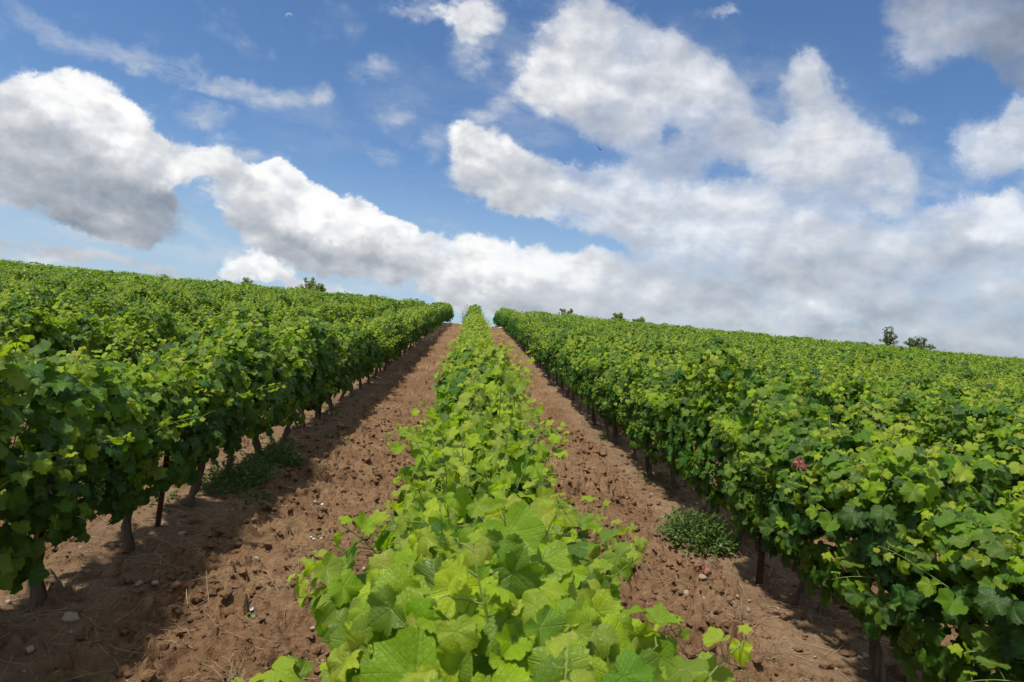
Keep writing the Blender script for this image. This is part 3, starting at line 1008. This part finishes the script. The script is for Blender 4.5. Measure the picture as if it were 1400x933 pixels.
ORD = ['first', 'second', 'third', 'fourth', 'fifth', 'sixth', 'seventh', 'eighth', 'ninth', 'tenth', 'eleventh', 'twelfth', 'thirteenth',
       'fourteenth', 'fifteenth', 'sixteenth', 'seventeenth', 'eighteenth', 'nineteenth', 'twentieth']
ORD += ['twenty-' + o for o in ORD[:9]] + ['thirtieth'] + ['thirty-' + o for o in ORD[:9]] + ['fortieth'] + ['forty-' + o for o in ORD[:9]] + ['fiftieth'] + ['fifty-' + o for o in ORD[:9]]
CAM_R = np.array(cam.matrix_world.to_3x3())


def view(p):
    """a world point in the camera's own axes: right, up, ahead"""
    q = np.asarray(p, float) @ CAM_R
    return q[0], q[1], -q[2]


FIRST = {0: 1.15, -1: 2.0, 1: 1.83}
slots = []
for k in range(-22, 24):
    x = ROW0 + ROW_GAP * k
    y0 = FIRST.get(k, 1.0 + (k * 0.37) % 1.0)
    for j in range(72):
        y = y0 + j * 0.985
        if y > 66:
            break
        z = float(hill(y)) + 0.9
        a, b, c = view((x, y, z))
        if c < 0.3:
            continue
        if abs(a) > c * 0.75 + 1.1 or b < -c * 0.50 - 1.5:
            continue
        slots.append((math.dist((x, y, z), (0, 0, 0)), k, x, y))
slots.sort()
NEAR = slots[:300]
FAR = slots[300:]
print('vines: near', len(NEAR), 'far', len(FAR))
NEAR.sort(key=lambda s: (abs(s[1]), s[1], s[3]))

vr = np.random.default_rng(77)
count = {}
HERO = {}


def hero_kind(key, seed, extra=None, **kw):
    can_, st_, r_ = vine_canopy(seed, **kw)
    if extra:
        extra(can_, st_, r_)
    HERO[key] = (can_.mesh('foliage', r_, M_LEAF), st_.mesh('shoots', M_CANE))


def front_shoots(can, st, r):
    for (a, d, ln) in (((-0.16, 0.50, 0.88), (-0.70, 0.12, 0.72), 0.50), ((-0.18, 0.36, 0.82), (-0.85, 0.05, 0.45), 0.44), ((-0.18, 0.56, 0.78), (-0.8, 0.1, 0.40), 0.46),
                       ((-0.16, 0.28, 0.90), (-0.45, 0.2, 0.75), 0.30), ((0.2, 0.25, 0.92), (0.6, 0.2, 0.6), 0.26), ((0.22, 0.50, 0.90), (0.75, 0.1, 0.5), 0.30)):
        add_shoot(can, st, r, a, d, ln, 1.2, 0.080, 0.0034, 0.8, 0.7, spacing=0.036)


def second_shoots(can, st, r):
    for (a, d, ln) in (((-0.14, -0.30, 0.92), (-0.7, -0.05, 0.8), 0.46), ((-0.16, -0.1, 0.88), (-0.7, 0.0, 0.5), 0.36), ((-0.12, 0.3, 1.0), (-0.6, 0.0, 0.6), 0.34),
                       ((0.2, 0.1, 1.05), (0.7, 0.0, 0.6), 0.36), ((0.2, -0.3, 0.95), (0.7, 0.0, 0.6), 0.36)):
        add_shoot(can, st, r, a, d, ln, 1.1, 0.078, 0.0034, 0.78, 0.7, spacing=0.038)


def third_shoots(can, st, r):
    for (a, d, ln) in (((-0.1, 0.0, 1.0), (-0.7, 0.0, 0.75), 0.42), ((-0.1, 0.25, 1.0), (-0.7, 0.0, 0.75), 0.36), ((-0.1, -0.2, 0.9), (-0.7, 0.0, 0.6), 0.34), ((0.1, 0.3, 1.1), (0.9, 0.0, 0.6), 0.36)):
        add_shoot(can, st, r, a, d, ln, 1.0, 0.074, 0.0034, 0.75, 0.6, spacing=0.042)


hero_kind((0, 0), 901, front_shoots, n_fill=1050, n_shoots=34, size=0.079, top=1.22, cap=0.42, young=0.26, face=(-0.15, -0.95, 0.65), spread=0.65)
hero_kind((0, 1), 902, second_shoots, n_fill=900, n_shoots=32, size=0.075, top=1.27, cap=0.42, young=0.21, face=(-0.15, -0.9, 0.7), spread=0.7)
hero_kind((0, 2), 903, third_shoots, n_fill=760, n_shoots=32, size=0.070, top=1.28, cap=0.42, young=0.15, face=(-0.15, -0.7, 0.8), spread=0.75)

for (_, k, x, y) in NEAR:
    i = count.get(k, 0)
    count[k] = i + 1
    fol, sho = KINDS[int(vr.integers(len(KINDS)))]
    if k == 0 and (k, i) not in HERO:
        fol, sho = MID_KINDS[int(vr.integers(6))]
        sc = (sc[0], sc[1], sc[2] * vr.uniform(0.94, 1.06))
    if (k == -1 and i < 2) or (k == 1 and y < 8.5) or (abs(k) == 1 and y > 7.5 and vr.random() < 0.35):
        fol, sho = LOW_KINDS[int(vr.integers(4))]
    turn = 0.0
    sc = (vr.uniform(0.92, 1.10), vr.uniform(0.98, 1.06), vr.uniform(0.90, 1.09))
    if (k, i) in HERO:
        fol, sho = HERO[(k, i)]
        turn, sc = 0.0, (1, 1, 1)
    tr = TRUNKS[int(vr.integers(len(TRUNKS)))]
    gr = []
    if abs(k) <= 1 and y < 9:
        for s in (-1, 1):
            if vr.random() < 0.3:
                gr.append((GRAPES[int(vr.integers(2))], (s * vr.uniform(0.26, 0.36), vr.uniform(-0.35, 0.35), vr.uniform(0.5, 0.7))))
    v = make_vine(x + vr.normal(0, 0.015), y, fol, sho, turn, sc, tr, gr)
    if k == 0:
        lab = 'leafy grapevine in the middle row, %s plant up the hill from the camera' % ORD[i]
        if i == 0:
            lab = 'nearest grapevine of the middle row, its large bright leaves closest to the camera'
        grp = 'grapevines of the middle row'
    else:
        row = '%s row %s of the middle row' % (ORD[abs(k) - 1], 'left' if k < 0 else 'right')
        lab = 'leafy grapevine, %s plant up the %s' % (ORD[i], row)
        grp = 'grapevines in the ' + row
    tag(v, lab, 'grapevine', grp)
    if k == 1 and abs(y - 3.8) < 0.4:
        v['label'] = 'grapevine with a dried red-brown leaf cluster near its top, in the row right of middle'
        c_, r_ = Canopy(), np.random.default_rng(5)
        n = 9
        c_.add(r_.normal(0, 0.022, (n, 3)), r_.normal(0, 1, (n, 3)) + np.array([-0.6, -0.4, 0.5]), r_.normal(0, 1, (n, 3)), r_.uniform(0.022, 0.036, n), r_.random(n))
        link('dried_leaves', c_.mesh('dried_leaves', r_, M_DEAD), v, loc=(-0.46, 0.16, 1.20))

# ------------------------------------------------------------------ the far vines, past the three hundred nearest: one mass
fr = np.random.default_rng(13)
far = Canopy()
for (dist, k, x, y) in FAR:
    c_ = Canopy()
    n = int(np.interp(dist, [14, 30, 66], [440, 400, 330]))
    top = 1.38 + fr.uniform(-0.10, 0.12)
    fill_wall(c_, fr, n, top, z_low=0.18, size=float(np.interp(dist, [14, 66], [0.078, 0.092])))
    p, nn, t, s, a = c_.arrays()
    # a few upright shoot tips stand above the top
    m = 22
    q = np.stack([fr.normal(0, 0.16, m), fr.uniform(-0.55, 0.55, m), top + fr.uniform(-0.05, 0.2, m)], -1)
    p = np.concatenate([p, q]); nn = np.concatenate([nn, fr.normal(0, 0.5, (m, 3)) + np.array([0, 0, 0.8])])
    t = np.concatenate([t, fr.normal(0, 1, (m, 3))]); s = np.concatenate([s, fr.uniform(0.035, 0.07, m)]); a = np.concatenate([a, fr.uniform(0.55, 0.95, m)])
    p = p * np.array([fr.uniform(0.9, 1.12) * (1.0 + 0.3 * (y > 42)), 1.0, 1.0]) + np.array([x, y, float(hill(y)) + 0.02])
    far.add(p, nn, t, s, a)
fo = link('far_grapevines', far.mesh('far_grapevines', fr, M_LEAF, full=False))
tag(fo, 'mass of grapevine rows on the upper slope reaching the hill crest', kind='stuff')
# ------------------------------------------------------------------ posts
def post_mesh():
    out = Parts()
    prof = np.array([[-0.018, -0.018], [0.018, -0.018], [0.018, -0.013], [-0.013, -0.013], [-0.013, 0.018], [-0.018, 0.018]])
    n = len(prof)
    v = np.concatenate([np.c_[prof, np.full(n, z)] for z in (-0.2, 1.0)])
    i = np.arange(n)
    out.add(v, [np.stack([i, (i + 1) % n, n + (i + 1) % n, n + i], -1), np.array([[n + 0, n + 1, n + 2, n + 3], [n + 0, n + 3, n + 4, n + 5]])])
    return out.mesh('trellis_post', M_RUST, smooth=False)


POST = post_mesh()
for (x, y, lab) in ((-2.24, 5.42, 'thin rusty trellis post between vine trunks, nearest one in the row left of middle'),
                    (2.40, 5.22, 'thin rusty red trellis post under the leaves of the row right of the middle row'),
                    (-2.24, 10.9, 'thin rusty trellis post farther up the row left of the middle row')):
    o = link('trellis_post', POST, loc=(x, y, float(ground_z(x, y)) - 0.02), rot=(0, 0.02, 0.5))
    tag(o, lab, 'post', 'rusty trellis posts')

# ------------------------------------------------------------------ stones, pebbles and loose clods
def ico(sub):
    import bmesh
    bm = bmesh.new()
    bmesh.ops.create_icosphere(bm, subdivisions=sub, radius=1.0)
    v = np.array([q.co[:] for q in bm.verts])
    f = np.array([[q.index for q in p.verts] for p in bm.faces])
    bm.free()
    return v, f


def rock_shape(seed, sub, rough=0.35):
    v, f = ico(sub)
    r = np.random.default_rng(seed)
    k = 1 + rough * fbm(v[:, 0] * 1.3 + seed, v[:, 1] * 1.3, v[:, 2] * 1.3, octaves=3, seed=seed)
    v = v * k[:, None] * np.array([1.0, r.uniform(0.6, 0.9), r.uniform(0.4, 0.7)])
    for _ in range(4):                       # broken faces
        d = unit(r.normal(0, 1, 3))
        h = v @ d
        lim = r.uniform(0.45, 0.7)
        v = v - np.clip(h - lim, 0, None)[:, None] * d * 0.9
    return v, f


def scatter(name, shapes, n, region, rmin, rmax, mat, power=2.5, sink=0.25, seed=1, strip=None, smooth=True):
    r = np.random.default_rng(seed)
    out = Parts()
    done = 0
    while done < n:
        x = r.uniform(region[0], region[1])
        y = region[2] + (region[3] - region[2]) * r.random() ** 1.5
        o = float(row_offset(x))
        if strip is not None and not strip(o, r):
            continue
        s = rmin * (rmax / rmin) ** (r.random() ** power)
        v, f = shapes[r.integers(len(shapes))]
        a = r.uniform(0, 6.28)
        c, q = math.cos(a), math.sin(a)
        M = np.array([[c, -q, 0], [q, c, 0], [0, 0, 1]])
        tl = r.normal(0, 0.3)
        T = np.array([[1, 0, 0], [0, math.cos(tl), -math.sin(tl)], [0, math.sin(tl), math.cos(tl)]])
        vv = v @ T.T @ M.T * s + np.array([x, y, float(ground_z(x, y)) + s * (0.5 - sink)])
        at = {'tilled': np.full(len(vv), 1.0)} if mat is M_SOIL else {}
        out.add(vv, f, **at)
        done += 1
    o = link(name, out.mesh(name, mat, smooth))
    return o


CLODS = [rock_shape(i + 20, 1, 0.6) for i in range(8)]
PEBBLES = [rock_shape(i + 60, 1, 0.3) for i in range(6)]
o = scatter('soil_clods', CLODS, 30000, (-4.4, 4.4, 1.6, 13), 0.005, 0.055, M_SOIL, 2.4, 0.3, 11, lambda o, r: o > 0.40 or r.random() < 0.25, False)
tag(o, 'loose reddish clods of ploughed soil between the vine rows', kind='stuff')
o = scatter('pebbles', PEBBLES, 1900, (-4.6, 4.6, 1.6, 18), 0.006, 0.030, M_STONE, 2.0, 0.25, 12, lambda o, r: o < 0.75 or r.random() < 0.35)
tag(o, 'small pale pebbles scattered over the soil', kind='stuff')

STONES = [rock_shape(i + 90, 3, 0.28) for i in range(5)]
STONE_MESH = [make_mesh('stone', v, [f], M_STONE) for v, f in STONES]
STONE_SPOTS = [(-1.98, 3.86, 0.052, 'largest pale stone on the shaded soil by the nearest left vine trunk'),
               (-1.85, 4.3, 0.028, 'small pale stone uphill of the largest stone in the left row shade'),
               (-2.02, 5.35, 0.042, 'brown stone at the foot of the rusty post in the left row'),
               (-2.35, 5.0, 0.030, 'pale stone between two trunks in the left row'),
               (-1.35, 4.95, 0.030, 'light stone on the ploughed soil below the left row'),
               (1.95, 5.2, 0.040, 'pale stone beside the rusty post of the right row'),
               (1.72, 4.9, 0.034, 'rounded tan stone at the edge of the right hand ploughed strip'),
               (1.55, 3.7, 0.034, 'flat tan stone low on the right hand ploughed strip'),
               (1.3, 6.4, 0.028, 'small tan stone higher on the right hand ploughed strip')]
for i, (x, y, s, lab) in enumerate(STONE_SPOTS):
    o = link('stone', STONE_MESH[i % 5], loc=(x, y, float(ground_z(x, y)) + s * 0.25), rot=(0, 0, i * 1.3), scale=(s, s, s))
    tag(o, lab, 'stone', 'stones on the soil')

# ------------------------------------------------------------------ straw and dry stalks
def straw():
    r = np.random.default_rng(51)
    out = Parts()
    for i in range(9000):
        x = r.uniform(-4.4, 4.4)
        y = 1.6 + 12.5 * r.random() ** 1.6
        o = float(row_offset(x))
        dens = 0.9 if o < 0.55 else 0.38 + 0.6 * max(0.0, float(vnoise(x * 1.4, y * 1.4, seed=9)))
        if r.random() > dens:
            continue
        ln = r.uniform(0.05, 0.30) * (1.0 if r.random() < 0.7 else 1.5)
        a = r.uniform(0, 6.28)
        t = np.linspace(-0.5, 0.5, 5)
        bend = r.normal(0, 0.18)
        px = x + ln * (t * math.cos(a) - bend * (t * t - 0.1) * math.sin(a))
        py = y + ln * (t * math.sin(a) + bend * (t * t - 0.1) * math.cos(a))
        pz = np.array([float(ground_z(q, w_)) for q, w_ in zip(px, py)])
        pz = np.maximum(pz, pz.max() - 0.03) + 0.004 + (r.random() < 0.15) * np.linspace(0, 1, 5) * r.uniform(0.02, 0.10)
        v, f = tube(np.stack([px, py, pz], -1), r.uniform(0.0009, 0.0024), 3, cap=False)
        out.add(v, f)
    o = link('dry_straw', out.mesh('dry_straw', M_STRAW))
    tag(o, 'dry straw and stalks lying on the soil', kind='stuff')


straw()


# ------------------------------------------------------------------ weeds
def small_leaf(r):
    a = np.radians([0, 45, 90, 135, 180, 225, 270, 315])
    return np.stack([np.sin(a) * 0.45, 0.5 + np.cos(a) * 0.5, 0.12 * np.abs(np.sin(a))], -1), np.array([[0, 2, 1], [0, 4, 2], [2, 4, 3], [0, 6, 4], [0, 7, 6], [4, 6, 5]])[:, ::-1]


SMALL = small_leaf(None)


def draw_small(p, n, t, s, r, mat, name, shape=SMALL):
    F = frames(n, t)
    lv, lf = shape
    v = np.einsum('nij,vj->nvi', F, lv) * np.asarray(s)[:, None, None] + p[:, None]
    f = (lf[None] + (np.arange(len(p)) * len(lv))[:, None, None]).reshape(-1, 3)
    out = Parts()
    out.add(v.reshape(-1, 3), f, age=np.repeat(r.random(len(p)), len(lv)), rnd=np.repeat(r.random(len(p)), len(lv)))
    return out.mesh(name, mat)


def weed(x, y, wx, wy, h, n_stems, lab, group, seed, leaf=0.021, flowers=0, name='weed_plant', cat='weed', mat=None):
    r = np.random.default_rng(seed)
    root = bpy.data.objects.new(name, None)
    COL.objects.link(root)
    root.location = (x, y, float(ground_z(x, y)) - 0.01)
    stems = Parts()
    P_, N_, T_, S_ = [], [], [], []
    tips = []
    for i in range(n_stems):
        a, q = r.uniform(0, 6.28), math.sqrt(r.random())
        bx, by = wx * q * math.cos(a), wy * q * math.sin(a)
        bz = float(ground_z(x + bx, y + by)) - root.location.z - 0.02
        hh = h * (1.05 - 0.6 * q * q) * r.uniform(0.7, 1.1)
        out = np.array([bx / wx * 0.55, by / wy * 0.55, 1.0]) + r.normal(0, 0.35, 3)
        t = np.linspace(0, 1, 6)
        path = np.array([bx, by, bz]) + unit(out) * (t * hh)[:, None] + np.array([0.1 * bx / wx, 0.1 * by / wy, -0.1]) * (t ** 2 * hh)[:, None]
        stems.add(*tube(path, np.linspace(0.0024, 0.0009, 6), 4))
        tips.append(path[-1])
        m = max(5, int(hh / 0.011))
        u = r.uniform(0.08, 1, m)
        P_.append(np.stack([np.interp(u, t, path[:, j]) for j in range(3)], -1))
        d = unit(r.normal(0, 1, (m, 3)) * np.array([1, 1, 0.4]))
        N_.append(d * 0.4 + np.array([0, 0, 1]) + r.normal(0, 0.3, (m, 3)))
        T_.append(d + np.array([0, 0, 0.25]) + r.normal(0, 0.3, (m, 3)))
        S_.append(leaf * r.uniform(0.6, 1.3, m))
    P_, N_, T_, S_ = (np.concatenate(q) for q in (P_, N_, T_, S_))
    link('foliage', draw_small(P_, N_, T_, S_, r, mat or M_WEED, 'foliage'), root)
    link('stems', stems.mesh('stems', M_CANE), root)
    for i in range(flowers):
        p = np.array(tips[i % len(tips)]) + r.normal(0, 0.02, 3)
        a = np.arange(10) / 10 * 2 * math.pi
        v = np.concatenate([[[0, 0, -0.008]], np.stack([np.cos(a), np.sin(a), 0.35 + 0.1 * np.cos(a * 5)], -1) * np.array([0.013, 0.013, 0.012])])
        f = np.stack([np.zeros(10, int), 1 + np.arange(10), 1 + (np.arange(10) + 1) % 10], -1)
        o = Parts()
        o.add(v, f, age=np.full(11, r.random()), rnd=np.full(11, r.random()))
        link('flower', o.mesh('flower', M_PETAL), root, loc=p, rot=(r.normal(0, 0.3), r.normal(0, 0.3), 0))
    tag(root, lab, cat, group)
    return root


weed(-2.10, 6.75, 0.26, 0.42, 0.32, 190, 'bushy green weed under the left row, behind its third and fourth trunks', 'green weeds under the vines', 1)
weed(-2.02, 7.75, 0.24, 0.42, 0.30, 160, 'bushy green weed under the left row, farther up the slope', 'green weeds under the vines', 2)
weed(-1.75, 6.25, 0.22, 0.25, 0.12, 50, 'low sprawling weed in the shade just below the bushy weeds', 'green weeds under the vines', 3)
weed(2.22, 6.05, 0.27, 0.36, 0.36, 260, 'rounded dark green weed bush at the foot of the right row', 'green weeds under the vines', 4)
weed(-1.70, 9.4, 0.2, 0.3, 0.18, 30, 'small weed tuft under the left row beyond the bushy weeds', 'green weeds under the vines', 5)
for i, (x, y, h_, lab) in enumerate([(-2.3, 8.8, 0.16, 'ragged weed at a trunk foot up the left row'), (-2.15, 11.6, 0.20, 'straggly weed under the left row, well up the slope'),
                                     (2.5, 8.6, 0.18, 'ragged weed at a trunk foot up the right row'), (2.45, 11.2, 0.2, 'straggly weed under the right row, well up the slope'),
                                     (-2.45, 5.9, 0.10, 'small weed behind the rusty post of the left row')]):
    weed(x, y, 0.18, 0.32, h_, 28, lab, 'green weeds under the vines', 60 + i)
FLOWER_SPOTS = [(-0.95, 3.25, 'small weed with white flowers low on the ploughed strip near the left picture edge', 3),
                (-0.62, 2.95, 'small green weed with pale flowers on the soil beside the front vine', 3),
                (-1.05, 4.05, 'small weed with white flowers on the ploughed soil, beside the shade', 4),
                (-1.02, 5.55, 'flowering weed with white blooms halfway up the left ploughed strip', 4),
                (-0.62, 5.95, 'flowering weed with pale pink blooms close to the middle row', 4),
                (-1.25, 6.3, 'tiny weed with white blooms near the bushy weeds', 3)]
for i, (x, y, lab, nf) in enumerate(FLOWER_SPOTS):
    weed(x, y, 0.10, 0.10, 0.055, 12, lab, 'small flowering weeds', 30 + i, 0.020, nf, 'flowering_weed', 'weed')


def dry_tuft(x, y, lab, seed, h=0.22, n=40):
    r = np.random.default_rng(seed)
    out = Parts()
    z0 = float(ground_z(x, y))
    for i in range(n):
        a = r.uniform(0, 6.28)
        t = np.linspace(0, 1, 5)
        d = np.array([math.cos(a), math.sin(a), 0]) * r.uniform(0.2, 1.2)
        path = np.array([r.normal(0, 0.03), r.normal(0, 0.03), -0.01]) + np.array([0, 0, 1]) * (t * h * r.uniform(0.4, 1.0))[:, None] + d * (t ** 1.6 * h * 0.7)[:, None]
        path[:, 2] -= 0.35 * h * t ** 3
        out.add(*tube(path, np.linspace(0.0017, 0.0007, 5), 3))
    o = link('dry_grass_tuft', out.mesh('dry_grass_tuft', M_STRAW), loc=(x, y, z0))
    tag(o, lab, 'grass tuft', 'dry grass tufts')


for i, (x, y, lab) in enumerate([(-1.35, 5.75, 'dry grass tuft on the ploughed soil near the bushy weeds'), (-1.05, 4.4, 'dry grass tuft in the middle of the left ploughed strip'),
                                 (-0.95, 3.3, 'spread dry grass tuft low on the left ploughed strip'), (2.1, 5.45, 'dry grass tuft against the pale trunk of the right row'),
                                 (1.95, 4.55, 'dry grass tuft under the right row near the rusty post'), (1.9, 3.95, 'nearest dry grass tuft under the right row'),
                                 (-1.45, 7.4, 'dry grass tuft in the shade up the left row')]):
    dry_tuft(x, y, lab, 200 + i)

# fallen vine leaves, dry and red, by the right row
dl = np.random.default_rng(19)
for i, (x, y, lab) in enumerate([(2.12, 5.55, 'fallen dry red leaves on the soil by the pale trunk of the right row'), (1.98, 5.35, 'fallen dry red leaves downhill of the rusty post')]):
    c_ = Canopy()
    n = 14
    p = np.stack([dl.normal(0, 0.10, n), dl.normal(0, 0.10, n), np.zeros(n)], -1)
    p[:, 2] = [float(ground_z(x + a, y + b)) + 0.015 for a, b, _ in p]
    p[:, 2] -= float(ground_z(x, y))
    c_.add(p, dl.normal(0, 0.5, (n, 3)) + np.array([0, -0.2, 0.8]), dl.normal(0, 1, (n, 3)), dl.uniform(0.02, 0.035, n), dl.random(n))
    o = link('fallen_leaves', c_.mesh('fallen_leaves', dl, M_DEAD), loc=(x, y, float(ground_z(x, y))))
    tag(o, lab, kind='stuff')


# ------------------------------------------------------------------ trees and bushes beyond the crest
def tree(x, y, height, crown_w, crown_z, lab, cat, seed, mat, name, limbs=9, per=130, leaf=0.11, top_z=None, flat=0.75, trunk_r=0.09, spread=1.0):
    r = np.random.default_rng(seed)
    z0 = float(hill(y))
    root = bpy.data.objects.new(name, None)
    COL.objects.link(root)
    root.location = (x, y, z0)
    wood = Parts()
    t = np.linspace(0, 1, 8)
    path = np.stack([0.15 * np.sin(t * 3 + seed), 0.15 * np.cos(t * 2.3 + seed), -0.2 + t * (crown_z + 0.2)], -1)
    wood.add(*tube(path, np.linspace(trunk_r, trunk_r * 0.55, 8), 8))
    P_, S_ = [], []
    for i in range(limbs):
        s = path[r.integers(4, 8)]
        a = i * 2.4 + r.normal(0, 0.3)
        f = r.random()
        end = np.array([math.cos(a) * crown_w * (1 - 0.5 * f) * r.uniform(0.6, 1.05), math.sin(a) * crown_w * (1 - 0.5 * f) * r.uniform(0.6, 1.05), crown_z + (height - crown_z) * (0.15 + 0.85 * f)])
        u = np.linspace(0, 1, 6)
        limb = s + (end - s) * u[:, None] + np.array([0, 0, 0.25]) * np.sin(u * math.pi)[:, None]
        wood.add(*tube(limb, np.linspace(trunk_r * 0.5, 0.012, 6), 5))
        for c in range(4):
            q = limb[2 + c] if c < 4 else end
            m = per // 4
            rr = crown_w * r.uniform(0.12, 0.30)
            d = r.normal(0, 1, (m, 3))
            d = unit(d) * (r.random(m) ** 0.45)[:, None] * rr * np.array([1, 1, flat])
            P_.append(q + d)
            S_.append(leaf * r.uniform(0.6, 1.3, m))
    P_, S_ = np.concatenate(P_), np.concatenate(S_)
    link('trunk', wood.mesh('trunk', M_TWIG), root)
    link('crown', draw_small(P_, r.normal(0, 0.7, P_.shape) + np.array([0, 0, 0.6]), r.normal(0, 1, P_.shape), S_, r, mat, 'crown'), root)
    tag(root, lab, cat, 'trees and bushes beyond the hill crest')


def skyline(x, y, above):
    """height of a plant on the far side that shows its top this far above the line through x, y, above"""
    return above - float(hill(y))


tree(-20.4, 85.0, skyline(0, 85, 8.75), 1.55, skyline(0, 85, 8.75) - 2.2, 'pale green loose tree above the vines on the left skyline', 'tree', 4, M_TREE, 'tree', 16, 260, 0.13)
tree(-19.3, 85.5, skyline(0, 85.5, 8.25), 1.2, skyline(0, 85.5, 8.25) - 1.6, 'rounded green bush just right of the pale tree on the left skyline', 'bush', 5, M_TREE, 'bush', 12, 220, 0.12)
tree(-27.7, 85.0, skyline(0, 85, 7.95), 1.0, skyline(0, 85, 7.95) - 1.4, 'small green bush farther left on the left skyline', 'bush', 6, M_TREE, 'bush', 9, 150, 0.12)
tree(-16.6, 85.0, skyline(0, 85, 7.35), 1.3, skyline(0, 85, 7.35) - 1.0, 'low tip of a bush showing over the vines right of the pale tree', 'bush', 16, M_TREE, 'bush', 10, 130, 0.10)
tree(57.0, 90.0, skyline(0, 90, 10.35), 1.15, skyline(0, 90, 10.35) - 2.6, 'taller dark tree with gaps in its crown on the right skyline', 'tree', 7, M_DARK_TREE, 'tree', 17, 64, 0.17, flat=0.8)
tree(61.2, 90.0, skyline(0, 90, 9.05), 2.0, skyline(0, 90, 9.05) - 1.4, 'low dark bush beside the taller tree on the right skyline', 'bush', 8, M_DARK_TREE, 'bush', 16, 220, 0.13)
tree(11.2, 85.0, skyline(0, 85, 8.03), 0.55, skyline(0, 85, 8.25) - 1.0, 'small thin bush nearest the middle row on the right skyline', 'bush', 9, M_TREE, 'bush', 7, 70, 0.10)
tree(12.1, 85.0, skyline(0, 85, 8.06), 0.55, skyline(0, 85, 8.28) - 1.0, 'small pale bush second from the middle row on the right skyline', 'bush', 10, M_TREE, 'bush', 7, 110, 0.10)
tree(18.3, 85.0, skyline(0, 85, 8.00), 1.15, skyline(0, 85, 8.22) - 1.1, 'rounded olive bush, the left one of a pair on the right skyline', 'bush', 11, M_TREE, 'bush', 12, 200, 0.12)
tree(21.0, 85.0, skyline(0, 85, 7.83), 1.05, skyline(0, 85, 8.05) - 1.0, 'rounded olive bush, the right one of a pair on the right skyline', 'bush', 12, M_TREE, 'bush', 12, 200, 0.12)


def twiggy(x, y, h, lab):
    r = np.random.default_rng(3)
    wood = Parts()
    for i in range(34):
        a = r.uniform(0, 6.28)
        t = np.linspace(0, 1, 7)
        ln = h * r.uniform(0.45, 1.05)
        path = np.array([r.normal(0, 0.1), r.normal(0, 0.1), 0]) + np.array([0, 0, 1]) * (t * ln)[:, None] + np.array([math.cos(a), math.sin(a), 0]) * (t ** 1.5 * ln * 0.28)[:, None] + np.cumsum(r.normal(0, 0.02, (7, 3)), 0)
        wood.add(*tube(path, np.linspace(0.014, 0.005, 7), 4))
    root = bpy.data.objects.new('dry_shrub', None)
    COL.objects.link(root)
    root.location = (x, y, float(hill(y)) - 0.05)
    link('stems', wood.mesh('stems', M_TWIG), root)
    n = 260
    p = np.stack([r.normal(0, 0.28, n), r.normal(0, 0.28, n), r.uniform(0.05, 0.75, n) * h], -1)
    link('foliage', draw_small(p, r.normal(0, 1, (n, 3)), r.normal(0, 1, (n, 3)), 0.06 * r.uniform(0.5, 1.2, n), r, M_TREE, 'foliage'), root)
    tag(root, lab, 'shrub')


twiggy(-0.62, 61.5, 1.75, 'twiggy dry shrub at the crest between the left row and the middle row')


# ------------------------------------------------------------------ the bird
def bird():
    out = Parts()
    # body: one continuous spindle with a head, beak and tail
    st = np.array([[-0.20, 0.012, 0.004], [-0.12, 0.030, 0.010], [-0.06, 0.026, 0.020], [0.02, 0.044, 0.040], [0.09, 0.038, 0.036], [0.13, 0.026, 0.026], [0.165, 0.026, 0.027], [0.195, 0.014, 0.014], [0.225, 0.002, 0.002]])
    sides = 10
    an = np.arange(sides) / sides * 2 * math.pi
    v = np.stack([np.stack([np.cos(an) * w_, np.full(sides, y), np.sin(an) * h_ + (0.01 if y > 0.12 else 0)], -1) for y, w_, h_ in st]).reshape(-1, 3)
    i, j = np.arange(len(st) - 1)[:, None] * sides, np.arange(sides)[None]
    out.add(v, np.stack([i + j, i + (j + 1) % sides, i + sides + (j + 1) % sides, i + sides + j], -1).reshape(-1, 4))
    # wings raised in a V, each a thin tapered slab bent at the wrist
    for s in (-1, 1):
        secs = [(0.02, 0.10, 0.012, 0.014), (0.16, 0.115, 0.11, 0.011), (0.25, 0.095, 0.20, 0.008), (0.34, 0.02, 0.265, 0.004)]
        vv = []
        for (x, ch, z, th) in secs:
            le = 0.085 if x < 0.2 else 0.07 - (x - 0.2) * 0.5
            vv += [[s * x, le, z], [s * x, le - ch * 0.4, z + th], [s * x, le - ch, z], [s * x, le - ch * 0.4, z - th * 0.5]]
        k = np.arange(3)[:, None] * 4
        jj = np.arange(4)[None]
        f = np.stack([k + jj, k + (jj + 1) % 4, k + 4 + (jj + 1) % 4, k + 4 + jj], -1).reshape(-1, 4)
        f = np.concatenate([f, [[12, 13, 14, 15]]])
        out.add(np.array(vv), f)
    o = link('bird', out.mesh('bird', M_BIRD), loc=(10.65, 63.64, 21.46), rot=(0.1, -0.09, 0.35))
    tag(o, 'small dark bird flying with wings raised in a V against the clouds', 'bird')


bird()
